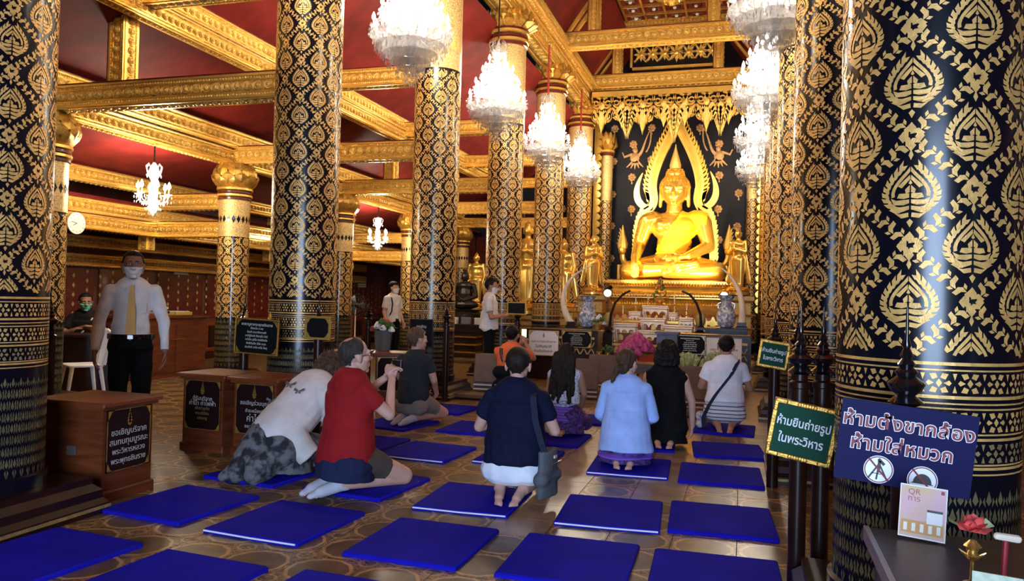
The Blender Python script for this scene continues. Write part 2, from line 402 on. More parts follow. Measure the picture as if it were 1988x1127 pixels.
# panelling and stencilled motifs of the left wall
for i in range(4): b = MB(); b.box(XW+.02+.98*i, XW+.96+.98*i, 22.36, 22.4, .1, 3.3, 'lacquer_red'); b.box(XW+.12+.98*i, XW+.86+.98*i, 22.34, 22.36, .3, 1.9, 'wood'); b.build('wall_panel', wf, 0)
for i in range(12):
    y = 5.2+i*1.42
    b = MB(); b.box(XW, XW+.03, y, y+1.3, .15, .78, 'wood'); b.box(XW+.03, XW+.045, y+.09, y+1.21, .24, .69, 'wood_dark'); b.build('wainscot_panel', wl, 0)
    b = MB(); b.box(XW, XW+.025, y, y+1.3, .86, 1.76, 'lacquer_red'); b.build('wall_panel', wl, 0)
b = MB()
for i in range(60):
    for j in range(5):
        y = 5.3+i*.28; z = .98+j*.16+(i % 2)*.08
        b.add(([(XW+.028, y-.03, z), (XW+.028, y, z-.045), (XW+.028, y+.03, z), (XW+.028, y, z+.045)], [(0, 1, 2, 3)]), 'gold_dim')
b.build('stencil_pattern', wl, 0, kind='stuff')
for i in range(17):
    y = -2.6+i*1.45
    b = MB(); b.box(4.17, 4.2, y, y+1.33, .15, .78, 'wood'); b.box(4.155, 4.17, y+.09, y+1.24, .24, .69, 'wood_dark'); b.build('wainscot_panel', wr, 0)
    b = MB(); b.box(4.175, 4.2, y, y+1.33, .86, 3.2, 'lacquer_red'); b.build('wall_panel', wr, 0)
b = MB()
for i in range(84):
    for j in range(13):
        y = -2.5+i*.28; z = .98+j*.16+(i % 2)*.08
        b.add(([(4.172, y+.03, z), (4.172, y, z-.045), (4.172, y-.03, z), (4.172, y, z+.045)], [(0, 1, 2, 3)]), 'gold_dim')
b.build('stencil_pattern', wr, 0, kind='stuff')
MB().box(4.14, 4.2, -3.2, 22.4, 0, .14, 'wood_dark').build('baseboard_right', kind='structure', smooth=0)
MB().box(XW, XW+.06, -3.2, 22.4, 0, .14, 'wood_dark').build('baseboard_left', kind='structure', smooth=0)
# ---------------------------------------------------------------- lacquered columns
def bud_w(v): return math.sin(v/.36*PI/2)**.75 if v < .36 else math.cos((v-.36)/.64*PI/2)**1.25
def bud(s, v, w, h):                              # point on the bud outline, s=-1..1 across, v 0..1 up
    return (s*w*bud_w(min(max(v, 0), 1)), (v-.42)*h)
def medallion(w, h):
    P = []
    def K(k, s, v, o=-.02): x, z = bud(s, v, w, h); return (k*x, k*(z-o*h)+o*h)       # outline shrunk about the heart
    for s in (-1, 1):
        n = 9
        for k in range(n):                        # outer flame leaves fanning up
            v = .04+.80*k/n; e = .80/n
            P.append([K(.80, s, v+.10), K(.93, s, v+.02), K(1.08, s, v+e*.55), K(1.12, s, v+e*1.35), K(.96, s, v+e*1.05), K(.84, s, v+e*.9+.09)])
        for k in range(7):                        # inner ring
            v, v2 = .30+.68*k/7, .30+.68*(k+1)/7
            P.append([K(.72, s, v), K(.72, s, v2), K(.585, s, v2), K(.585, s, v)])
        q0 = len(P)
        P.append([K(.50, s, .97), K(.50, s, .80), K(.50, s, .62), K(.34, s, .62), K(.36, s, .82), (s*.005*w, .20*h)])
        P.append([(s*.02*w, .10*h), (s*.16*w, .03*h), (s*.13*w, -.04*h), (s*.02*w, -.01*h)])
        P.append([(s*.03*w, -.03*h), (s*.34*w, -.03*h), (s*.40*w, -.10*h), (s*.20*w, -.12*h), (s*.03*w, -.10*h)])
        P.append([(s*.03*w, -.13*h), (s*.42*w, -.14*h), (s*.60*w, -.10*h), (s*.50*w, -.21*h), (s*.20*w, -.22*h), (s*.03*w, -.19*h)])
        P.append([(s*.03*w, -.23*h), (s*.30*w, -.25*h), (s*.72*w, -.20*h), (s*.55*w, -.31*h), (s*.25*w, -.33*h), (s*.03*w, -.29*h)])
        P.append([(s*.05*w, -.34*h), (s*.30*w, -.36*h), (s*.46*w, -.35*h), (s*.26*w, -.43*h), (s*.04*w, -.41*h)])
        P[q0:] = [[(x*1.22, z*1.0) for x, z in pl] for pl in P[q0:]]
    P.append([(0, .19*h), (.07*w, .13*h), (0, .11*h), (-.07*w, .13*h)])
    P.append([(0, .68*h), (.09*w, .58*h), (0, .50*h), (-.09*w, .58*h)])
    P.append([(0, -.44*h), (.12*w, -.49*h), (0, -.58*h), (-.12*w, -.49*h)])
    return P
def lattice(hw, p, n=8):                          # scrolling arms of the ogee lattice, one cell
    P = []
    for sx in (-1, 1):
        def C(t): e = t*t*(3-2*t); return Vector((sx*hw*(.72*t+.28*e), -p/2+p/2*t))
        for k in range(n):
            t = (k+.75)/(n+.5); c = C(t); d = (C(t+.02)-C(t-.02)).normalized(); nn = Vector((-d.y, d.x)); s = 1 if k % 2 else -1
            l = (hw*hw+p*p/4)**.5/n; wd = hw*.088
            P.append([c-d*l*.5-nn*s*wd*.5, c-d*l*.1+nn*s*wd*.2, c+nn*s*wd*1.35+d*l*.0, c+nn*s*wd*1.5+d*l*.45, c+nn*s*wd*.6+d*l*.42, c+d*l*.46, c+d*l*.1-nn*s*wd*.7])
            P.append([c-nn*s*wd*.8-d*l*.3, c-nn*s*wd*.8+d*l*.1, c-nn*s*wd*1.5+d*l*.30, c-nn*s*wd*1.4-d*l*.1])
    e = hw*.105
    for dx, dz in ((0, e*1.5), (0, -e*1.5), (e*1.3, 0), (-e*1.3, 0)):
        P.append([(dx-e*.75, -p/2+dz), (dx, -p/2+dz-e), (dx+e*.75, -p/2+dz), (dx, -p/2+dz+e)])
    return [[tuple(q) for q in pl] for pl in P]
def wrap(mb, polys, R, m, th0=0, z0=0, zmin=-9, zmax=99):
    for pl in polys:
        zs = [z0+q[1] for q in pl]
        if min(zs) < zmin or max(zs) > zmax: continue
        mb.add(([(R*math.cos(th0+q[0]/R), R*math.sin(th0+q[0]/R), z0+q[1]) for q in pl], [tuple(range(len(pl)))]), m)
def diamonds(mb, R, n, z, w, h, m='gold_leaf', off=0):
    for k in range(n):
        wrap(mb, [[(-w, 0), (0, -h), (w, 0), (0, h)]], R, m, 2*PI*(k+off)/n, z)
def hoop(mb, R, z0, z1, m='gold_leaf', n=40):
    mb.add(([(R*math.cos(2*PI*k/n), R*math.sin(2*PI*k/n), z) for z in (z0, z1) for k in range(n)], [(k, (k+1) % n, n+(k+1) % n, n+k) for k in range(n)]), m)
def field(mb, R, z0, z1, ncol, per):
    hw = 2*PI*R/ncol; med = medallion(hw*.445, per*.57); lat = lattice(hw, per)
    for c in range(ncol):
        th = 2*PI*c/ncol
        for j in range(-1, int((z1-z0)/per)+2):
            zc = z0+per*(j+.5*(c % 2)+.5)
            wrap(mb, med, R, 'gold_leaf', th, zc, z0, z1); wrap(mb, lat, R, 'gold_leaf', th, zc, z0, z1)
def bands(mb, R, z, n):                           # striped border rows around the foot of a field
    def row(zc, h, m='gold_leaf'):
        for k in range(n):
            th = 2*PI*k/n; w = 2*PI*R/n; L_ = []
            L_.append([(-w*.10, 0), (0, -h*.20), (w*.10, 0), (0, h*.20)])
            for sx in (-1, 1):
                for sz in (-1, 1):
                    L_.append([(sx*w*.04, sz*h*.26), (sx*w*.20, sz*h*.16), (sx*w*.30, sz*h*.42), (sx*w*.10, sz*h*.46)])
                L_.append([(sx*w*.15, 0), (sx*w*.32, -h*.13), (sx*w*.40, 0), (sx*w*.32, h*.13)])
            L_ += [[(w*.43, -h*.45), (w*.5, -h*.12), (w*.57, -h*.45)], [(w*.43, h*.45), (w*.57, h*.45), (w*.5, h*.12)]]
            wrap(mb, L_, R, m, th, zc)
    for dz, h in ((.272, .012), (.252, .006), (.150, .012), (.130, .006), (.112, .006), (.02, .006), (0, .010), (-.09, .006), (-.105, .010), (-.125, .006)): hoop(mb, R, z+dz, z+dz+h)
    row(z+.208, .078); row(z+.068, .078); row(z-.045, .075, 'leaf_mid')
def diaper(mb, R, z0, z1, n, dz):                 # small all-over leaf diaper of the dark foot
    j = 0; z = z0
    while z < z1-dz*.5:
        for k in range(n):
            w = 2*PI*R/n*.50; th = 2*PI*(k+.5*(j % 2))/n; h = dz*.92
            wrap(mb, [[(0, -h), (w*.55, -h*.35), (w*.2, -.05*h)], [(0, -h), (-w*.2, -.05*h), (-w*.55, -h*.35)],
                      [(0, .1*h), (w*.45, .4*h), (0, h)], [(0, .1*h), (0, h), (-w*.45, .4*h)],
                      [(w*.5, 0), (w*.95, .35*h), (w*.65, .62*h)], [(-w*.5, 0), (-w*.65, .62*h), (-w*.95, .35*h)]], R, 'leaf_dim', th, z)
        z += dz; j += 1
def lotus(mb, r0, r1, z0, z1, n, m='gold', rows=3, out=1.18):
    mb.add(lathe([(r0*.9, z0), (r1*.95, z0+(z1-z0)*.35), (r1*.9, z0+(z1-z0)*.7), (r0*.7, z1)], 20), m)
    for j in range(rows):
        for k in range(n):
            a = 2*PI*(k+.5*(j % 2))/n; t0 = j/rows*.75; h = z1-z0; zb = z0+h*t0; zt = zb+h*.52
            rb = r0+(r1-r0)*min(1, t0*2+.15); rm = r1*out*(1-.10*j); w = PI*r1/n*1.0
            v = [(-w*.6, rb, zb), (w*.6, rb, zb), (w, rm*.98, zb+h*.2), (w*.55, rm, zb+h*.38), (0, rm*1.03, zt), (-w*.55, rm, zb+h*.38), (-w, rm*.98, zb+h*.2), (0, rm*1.10, zb+h*.24)]
            mb.add((v, [(1, 0, 7), (2, 1, 7), (3, 2, 7), (4, 3, 7), (5, 4, 7), (6, 5, 7), (0, 6, 7)]), m, Matrix.Rotation(a, 4, 'Z'))
def lotus_bulb(mb, r0, r1, z0, z1, n, m='gold', rows=4):
    h = z1-z0; prof = lambda t: r0+(r1-r0)*math.sin(PI*min(1, max(0, t))**.85)
    mb.add(lathe([(prof(t)*.97, z0+h*t) for t in [i/10 for i in range(11)]], 24), m)
    for j in range(rows):
        for k in range(n):
            a = 2*PI*(k+.5*(j % 2))/n; tb, tt = .02+.22*j, .02+.22*j+.36; w = PI*r1/n*.98; v = []
            for i, (u, ww) in enumerate(((0, .55), (.35, 1), (.7, .8), (1, 0))):
                t = tb+(tt-tb)*u; r = prof(t)+.008+.022*u
                if ww: v += [(-w*ww, math.sqrt(max(1e-6, r*r-(w*ww)**2)), z0+h*t), (0, r+.018, z0+h*t), (w*ww, math.sqrt(max(1e-6, r*r-(w*ww)**2)), z0+h*t)]
                else: v.append((0, r+.004, z0+h*t))
            mb.add((v, [(1, 0, 3, 4), (2, 1, 4, 5), (4, 3, 6, 7), (5, 4, 7, 8), (7, 6, 9), (8, 7, 9)]), m, Matrix.Rotation(a, 4, 'Z'))
def nave_meshes(R, ncol, per, zb=1.06):
    s = MB(); s.add(lathe([(R+.02, .22), (R+.02, .30), (R, .31), (R, 4.66)], 40), 'lacquer'); s.add(lathe([(R, 4.66), (R, 6.12)], 40), 'gold_fine')
    p = MB(); Rp = R+.0016
    diaper(p, Rp, .36, zb-.15, ncol*4, .066); bands(p, Rp, zb, ncol*2); field(p, Rp, zb+.30, 4.64, ncol, per)
    for z in (4.66, 4.95, 5.3, 5.75, 6.0): hoop(p, Rp, z, z+.016)
    for k in range(ncol*2):
        w = PI*R/ncol
        wrap(p, [[(-w*.45, 0), (w*.45, 0), (w*.3, .09), (0, .2), (-w*.3, .09)]], Rp, 'gold_leaf', 2*PI*k/ncol/2, 4.97)
    c = MB(); prof = []
    for z, r, m in ((6.10, .03, 'lacquer_red'), (6.17, .05, 'gold_bright'), (6.24, .035, 'lacquer_red'), (6.32, .06, 'gold_bright'), (6.37, .045, 'lacquer_red')):
        c.add(lathe([(R, z), (R+r, z+.012), (R+r, z+.055), (R, z+.07)], 32), m)
    l = MB(); lotus(l, R+.03, R+.10, 6.42, 6.80, 14)
    b = MB(); b.add(squ([(R+.16, 0), (R+.16, .06), (R+.13, .09), (R+.13, .14), (R+.09, .18), (R+.09, .22)]), 'wood_dark'); b.add(squ([(R+.165, .03), (R+.165, .05)]), 'gold_dim')
    return [('plinth', b.mesh('plinth', 20)), ('shaft', s.mesh('shaft')), ('gold_leaf_pattern', p.mesh('gold_leaf_pattern', 0)), ('ring_mouldings', c.mesh('ring_mouldings')), ('lotus_capital', l.mesh('lotus_capital', 30))]
def aisle_meshes(R):
    s = MB(); s.add(lathe([(R, .2), (R, 2.28)], 32), 'lacquer_green'); s.add(lathe([(R, 2.28), (R, 2.86)], 32), 'gold_fine')
    p = MB(); Rp = R+.0016; diaper(p, Rp, .32, .98, 24, .085); field(p, Rp, 1.0, 2.27, 10, .30)
    for z in (2.27, 2.45, 2.62, 2.8): hoop(p, Rp, z, z+.014)
    diamonds(p, Rp, 20, 2.54, .03, .06, 'lacquer')
    c = MB()
    for z, r, m in ((2.84, .02, 'lacquer_red'), (2.89, .035, 'gold_bright'), (2.94, .025, 'lacquer_red'), (2.99, .04, 'gold_bright')):
        c.add(lathe([(R, z), (R+r, z+.01), (R+r, z+.04), (R, z+.05)], 28), m)
    l = MB(); lotus_bulb(l, R-.01, R+.085, 3.03, 3.41, 10)
    b = MB(); b.add(squ([(R+.13, 0), (R+.13, .06), (R+.09, .1), (R+.09, .16), (R+.05, .2)]), 'wood_dark')
    return [('plinth', b.mesh('plinth', 20)), ('shaft', s.mesh('shaft')), ('gold_leaf_pattern', p.mesh('gold_leaf_pattern', 0)), ('ring_mouldings', c.mesh('ring_mouldings')), ('lotus_capital', l.mesh('lotus_capital', 30))]
mat('gold_fine', (.66, .45, .17), .4, .45, var=.6, vs=55, bump=.5, bs=120)
mat('leaf_dim', (.16, .12, .055), .55, .25, var=.5, vs=9, spec=.2); mat('leaf_mid', (.34, .23, .09), .5, .3, var=.4, vs=20)
mat('lacquer_green', (.012, .014, .008), .2, 0, coat=.5)
def column(meshes, x, y, rz, label, group):
    t = thing('column', label, 'column', (x, y, 0), 0, group)
    for n, me in meshes: link(n, me, t, None if n == 'plinth' else Matrix.Rotation(rz, 4, 'Z'), kind='stuff' if n == 'gold_leaf_pattern' else None)
ML, MR, MA = nave_meshes(.33, 12, .36), nave_meshes(.335, 10, .41, .93), aisle_meshes(.235)
LL = ['black and gold lacquer column at the left edge of the picture', 'tall black and gold column behind the pair of red donation cabinets', 'tall black and gold column beside the glass vase of flowers',
      'gold lacquer column behind the standing man in a white polo', 'gold lacquer column left of the ivory tusk, behind the white notice', 'gold lacquer column just left of the black altar backdrop']
LR = ['huge black and gold lacquer column behind the blue Thai sign', 'black and gold column second from the right, left of the huge one', 'gold lacquer column third from the right edge',
      'thin far gold column fourth from the right edge', 'thin far gold column fifth from the right edge', 'gold column right beside the altar, mostly hidden by others']
LA = ['short aisle column mostly hidden behind the leftmost column', 'short aisle column with a bulging gold lotus capital right of the small chandelier', 'short aisle column close behind the second tall column',
      'short aisle column behind the person with a backpack', 'short far aisle column with lotus capital beside the small standing statue']
for i, y in enumerate(ST):
    column(ML, XL, y, .1+.21*i, LL[i], 'nave columns'); column(MR, XR, y, rad(-112)+.5*i, LR[i], 'nave columns')
    if i: column(MA, XA, y, .3*i, LA[i-1], 'aisle columns')
# ---------------------------------------------------------------- chandeliers
def drop(mb, x, y, z, s, m='crystal', l=1.0):
    mb.add(([(x, y, z), (x+s*.45, y, z-s*l), (x, y+s*.45, z-s*l), (x-s*.45, y, z-s*l), (x, y-s*.45, z-s*l), (x, y, z-s*1.9*l)],
            [(0, 1, 2), (0, 2, 3), (0, 3, 4), (0, 4, 1), (5, 2, 1), (5, 3, 2), (5, 4, 3), (5, 1, 4)]), m)
def chandelier_meshes(big=True):
    bulbs = []; g = MB(); c = MB(); ar = MB(); top = MB(); bw = MB()
    if big:                                        # origin at the lowest pendant, 1.75 m tall
        g.add(lathe([(.02, .25), (.06, .3), (.03, .4), (.07, .55), (.035, .7), (.05, .9), (.03, 1.1), (.07, 1.25), (.03, 1.4), (.10, 1.5), (.05, 1.6), (.02, 1.72)], 12), 'crystal')
        tiers = ((.46, .66, 12), (.36, .88, 10), (.25, 1.10, 8), (.14, 1.28, 5))
        for R, z, n in tiers:
            for k in range(n):
                a = 2*PI*(k+.3*R*10)/n; ca_, sa_ = math.cos(a), math.sin(a)
                ar.add(tube([(.03*ca_, .03*sa_, z+.02), (R*.5*ca_, R*.5*sa_, z-.10), (R*.9*ca_, R*.9*sa_, z-.06), (R*ca_, R*sa_, z+.03)], .010, 5), 'crystal')
                ar.add(lathe([(.012, 0), (.045, .015), (.05, .03)], 8), 'crystal', TR(R*ca_, R*sa_, z+.03)); ar.add(lathe([(.012, .03), (.012, .09)], 6), 'cream', TR(R*ca_, R*sa_, z+.03))
                bulbs.append((R*ca_, R*sa_, z+.12))
                for j in range(6):
                    t = 2*PI*j/6; drop(c, R*ca_+.05*math.cos(t), R*sa_+.05*math.sin(t), z+.03, .026)
        for R, z, n, s, rows in ((.50, .62, 34, .030, 3), (.43, .50, 28, .030, 2), (.34, .40, 22, .028, 2), (.25, .31, 18, .028, 2), (.16, .23, 16, .026, 2), (.08, .16, 9, .026, 2), (.38, .86, 30, .026, 2), (.26, 1.08, 22, .026, 2), (.15, 1.26, 14, .024, 2)):
            for r_ in range(rows):
                for k in range(n):
                    a = 2*PI*(k+.5*r_+random.uniform(-.3, .3))/n; rj = R*(1-.07*r_)+random.uniform(-.02, .02); drop(c, rj*math.cos(a), rj*math.sin(a), z-.055*r_+random.uniform(-.02, .02), s*random.uniform(.55, .95), l=random.uniform(1.0, 2.0))
            c.add(lathe([(R-.006, z), (R+.006, z), (R+.006, z+.012), (R-.006, z+.012)], 24), 'crystal')
        for k in range(16):                        # chains of beads running up to the crown
            a = 2*PI*k/16
            for j in range(14):
                t = j/13; R = .44*(1-t)**1.6+.07; drop(c, R*math.cos(a), R*math.sin(a), .72+.80*t, .016)
        drop(c, 0, 0, .10, .05)
        for k in range(8):
            a = 2*PI*k/8; top.add(tube([(.05*math.cos(a), .05*math.sin(a), 1.50), (.13*math.cos(a), .13*math.sin(a), 1.56), (.15*math.cos(a), .15*math.sin(a), 1.66), (.10*math.cos(a), .10*math.sin(a), 1.72), (.07*math.cos(a), .07*math.sin(a), 1.66)], .011, 5), 'crystal')
            for j in range(3): drop(top, .14*math.cos(a), .14*math.sin(a), 1.56-.06*j, .022)
    else:                                          # origin at the lowest pendant, .78 m tall
        g.add(lathe([(.01, .06), (.05, .12), (.075, .17), (.05, .22), (.025, .28), (.045, .36), (.06, .45), (.03, .52), (.08, .62), (.05, .72), (.015, .78)], 12), 'crystal')
        for k in range(6):
            a = 2*PI*k/6+.3; ca_, sa_ = math.cos(a), math.sin(a); R = .20
            ar.add(tube([(.03*ca_, .03*sa_, .30), (.1*ca_, .1*sa_, .22), (.18*ca_, .18*sa_, .26), (R*ca_, R*sa_, .33)], .009, 5), 'crystal')
            ar.add(lathe([(.01, 0), (.042, .012), (.045, .022)], 8), 'crystal', TR(R*ca_, R*sa_, .33)); ar.add(lathe([(.010, 0), (.010, .07)], 6), 'cream', TR(R*ca_, R*sa_, .35))
            bulbs.append((R*ca_, R*sa_, .42))
            for j in range(5):
                t = 2*PI*j/5; drop(c, R*ca_+.045*math.cos(t), R*sa_+.045*math.sin(t), .33, .026); drop(c, R*ca_+.04*math.cos(t), R*sa_+.04*math.sin(t), .26, .02)
        for R, z, n in ((.14, .24, 18), (.10, .17, 14), (.06, .11, 9)):
            for k in range(n): a = 2*PI*k/n; drop(c, R*math.cos(a), R*math.sin(a), z, .026)
        drop(c, 0, 0, .06, .032)
        for k in range(6):
            a = 2*PI*k/6; top.add(tube([(.03*math.cos(a), .03*math.sin(a), .60), (.09*math.cos(a), .09*math.sin(a), .64), (.11*math.cos(a), .11*math.sin(a), .72), (.075*math.cos(a), .075*math.sin(a), .76), (.055*math.cos(a), .055*math.sin(a), .72)], .011, 5), 'crystal')
            drop(top, .1*math.cos(a), .1*math.sin(a), .62, .025)
    return [('stem', g.mesh('stem')), ('branch_arms', ar.mesh('branch_arms')), ('crystal_drops', c.mesh('crystal_drops', 0)), ('crown', top.mesh('crown'))], bulbs
BULB = MB().add(lathe([(.008, 0), (.024, .025), (.021, .055), (.002, .1)], 7), 'bulb').mesh('candle_bulb')
CB, CS = chandelier_meshes(True), chandelier_meshes(False)
def chandelier(meshes, x, y, z, top_z, h, red, label, group, power):
    t = thing('chandelier', label, 'chandelier', (x, y, z), random.random(), group)
    for n, me in meshes[0]: link(n, me, t, kind='stuff' if n == 'crystal_drops' else None)
    for p in meshes[1]: link('candle_bulb', BULB, t, Matrix.Translation(p))
    b = MB(); b.add(lathe([(.012 if not red else .022, h), (.012 if not red else .022, top_z-z)], 8), 'cloth_red' if red else 'black'); b.add(ball((0, 0, top_z-z), .04), 'gold'); b.build('hanging_rod', t)
    l = bpy.data.lights.new('chandelier_glow', 'POINT'); l.energy = power; l.color = (1, .88, .70); l.shadow_soft_size = .16
    o = bpy.data.objects.new('chandelier_glow', l); COL.objects.link(o); o.parent = t; o.location = (0, 0, h*.62)
mat('cloth_red', (.35, .02, .02), .7)
MID = [8.65, 12.1, 15.5, 18.9]
nm = ['largest glowing crystal chandelier at the top, left of the third column', 'large crystal chandelier in front of the fourth column, on a black rod', 'crystal chandelier on a red rod, second from the altar on the left', 'crystal chandelier on a red rod nearest the altar on the left']
nr = ['right-hand crystal chandelier cut off by the top of the picture', 'right-hand crystal chandelier, second from the top edge', 'right-hand crystal chandelier, third from the top edge', 'lowest-looking right-hand crystal chandelier beside the altar']
for i, y in enumerate(MID):
    chandelier(CB, -3.95, y, 3.95, 6.74, 1.72, i > 1, nm[i], 'nave chandeliers', LAMP)
    chandelier(CB, .28, y, 3.95, 6.74, 1.72, i > 1, nr[i], 'nave chandeliers', LAMP)
for x, l in ((-3.95, 'crystal chandelier hanging above the top edge of the picture on the left'), (.28, 'crystal chandelier hanging above the top edge of the picture on the right')): chandelier(CB, x, 5.2, 3.95, 6.74, 1.72, False, l, 'nave chandeliers', LAMP*.9)
for y, l in ((8.65, 'small crystal chandelier with candle bulbs above the man in a yellow tie'), (15.4, 'small crystal chandelier above the person with a backpack')):
    chandelier(CS, XA, y, 2.36, 3.4, .76, False, l, 'aisle chandeliers', LAMP*.42)
# ---------------------------------------------------------------- places measured in the photograph, lettering, organic surfaces
def ray(x, y): return fw+rt*((x-994)/FPX)-upv*((y-563.5)/FPX)
def onY(x, y, Y): d = ray(x, y); return Vector((0, 0, EYE))+d*(Y/d.y)
def onz(x, y, z=0): d = ray(x, y); return Vector((0, 0, EYE))+d*((z-EYE)/d.z)
def onX(x, y, X): d = ray(x, y); return Vector((0, 0, EYE))+d*(X/d.x)
def solid(o):                                    # evaluated copy of an object's mesh
    dg = bpy.context.evaluated_depsgraph_get(); dg.update()
    return bpy.data.meshes.new_from_object(o.evaluated_get(dg))
def text_mesh(body, size, m, offset=0, extrude=.0008, wide=1, sp=1):
    cu = bpy.data.curves.new('lettering', 'FONT'); cu.body = body; cu.size = size; cu.align_x = 'CENTER'; cu.align_y = 'CENTER'
    cu.resolution_u = 3; cu.extrude = extrude; cu.offset = offset; cu.space_character = sp
    o = bpy.data.objects.new('lettering', cu); COL.objects.link(o)
    me = solid(o); bpy.data.objects.remove(o); bpy.data.curves.remove(cu)
    me.materials.clear(); me.materials.append(MT[m]); me.transform(Matrix.Diagonal((wide, 1, 1, 1))); return me
def text(parent, body, x, y, z, size, m, **k):   # lettering standing in the XZ plane, read from -Y
    return link('lettering', text_mesh(body, size, m, **k), parent, TR(x, y, z, rx=PI/2))
def capsule(p0, p1, ra, rb, n=12, flat=False, sq=1.0, axis=None):
    p0, p1 = Vector(p0), Vector(p1); d = p1-p0; L_ = d.length
    if L_ < 1e-6: d = Vector((0, 0, 1))
    prof = [(ra, 0), (rb, L_)] if flat else [(ra*math.cos(t), ra*math.sin(t)) for t in [-PI/2+PI/8*i for i in range(1, 5)]]+[(rb*math.cos(t), L_+rb*math.sin(t)) for t in [PI/8*i for i in range(0, 4)]]
    if not flat: prof = [(.001, -ra)]+prof+[(.001, L_+rb)]
    v, f = lathe(prof, n); Z = d.normalized(); ref = Vector(axis) if axis else (Vector((1, 0, 0)) if abs(Z.x) < .9 else Vector((0, 1, 0)))
    X = (ref-Z*ref.dot(Z)).normalized(); Y = Z.cross(X)
    return [tuple(p0+X*a+Y*(b*sq)+Z*c) for a, b, c in v], f
def blob(name, parts, voxel, m, smooth=3, ratio=None, wob=0, wf=14, seed=0):
    """one continuous surface grown from overlapping solids"""
    b = MB()
    for q in parts: b.add(q, m)
    me0 = bpy.data.meshes.new('tmp'); me0.from_pydata(b.v, [], b.f); o = bpy.data.objects.new('tmp', me0); COL.objects.link(o)
    r = o.modifiers.new('r', 'REMESH'); r.mode = 'VOXEL'; r.voxel_size = voxel
    if smooth: s = o.modifiers.new('s', 'SMOOTH'); s.iterations = smooth; s.factor = .5
    if ratio: d = o.modifiers.new('d', 'DECIMATE'); d.ratio = ratio
    me = solid(o); bpy.data.objects.remove(o); bpy.data.meshes.remove(me0)
    if wob:                                       # soft folds
        n = len(me.vertices); co = np.empty(n*3); me.vertices.foreach_get('co', co); co = co.reshape(-1, 3); nr = np.empty(n*3); me.vertex_normals.foreach_get('vector', nr); nr = nr.reshape(-1, 3)
        g = np.random.default_rng(seed); h = np.zeros(n)
        for k in range(9):
            kv = g.normal(size=3)*wf*(.6+.25*k); h += np.sin(co@kv+g.uniform(0, 6.28)+1.3*np.sin(co@(g.normal(size=3)*wf*.5)))/(1+.3*k)
        co += nr*(h*wob)[:, None]; me.vertices.foreach_set('co', co.ravel())
    me.name = name; me.materials.clear(); me.materials.append(MT[m]); me.shade_smooth(); me.update()
    return me
def shell(me, test, push, m, name):              # the faces of a surface that pass the test, lifted off it
    b = bmesh.new(); b.from_mesh(me); b.normal_update()
    for f in [f for f in b.faces if not test(f.calc_center_median(), f.normal)]: b.faces.remove(f)
    for v in [v for v in b.verts if not v.link_faces]: b.verts.remove(v)
    b.normal_update()
    nn = [(v, v.normal.copy()) for v in b.verts]
    for v, n in nn: v.co += n*push
    for i in range(2): bmesh.ops.smooth_vert(b, verts=[v for v in b.verts if v.is_boundary], factor=.5, use_axis_x=True, use_axis_y=True, use_axis_z=True)
    b.normal_update(); be = [e for e in b.edges if e.is_boundary]; nv = {v: v.normal.copy() for e in be for v in e.verts}
    src = {tuple(round(x, 6) for x in v.co): n for v, n in nv.items()}
    r = bmesh.ops.extrude_edge_only(b, edges=be)
    for v in [g for g in r['geom'] if isinstance(g, bmesh.types.BMVert)]: v.co -= src.get(tuple(round(x, 6) for x in v.co), Vector((0, 0, 0)))*push*1.4
    o = bpy.data.meshes.new(name); b.to_mesh(o); b.free(); o.materials.clear(); o.materials.append(MT[m]); o.shade_smooth(); return o
# ---------------------------------------------------------------- the altar end of the hall
BX, BY = -1.79, 21.0
mat('sash', (.95, .52, .01), .6, 0, var=.08, vs=6)
mat('ivory', (.72, .60, .44), .4, var=.15, vs=5)
mat('porcelain', (.16, .20, .34), .15, 0, c2=(.58, .60, .64), vs=16, thr=(.42, .55), coat=.5)
mat('pink_flower', (.50, .06, .22), .6, var=.4, vs=30)
mat('leaf', (.05, .14, .03), .5, var=.4, vs=20)
mat('bud_green', (.42, .50, .22), .5, var=.35, vs=30)
mat('brass', (.75, .48, .12), .25, .85, var=.2, vs=10)
mat('gilt_white', (.72, .56, .38), .35, .25, c2=(.80, .72, .62), vs=25, bump=.3, bs=80)
mat('red_lacquer', (.30, .02, .012), .35)
mat('bronze_dark', (.03, .025, .02), .35, .6)
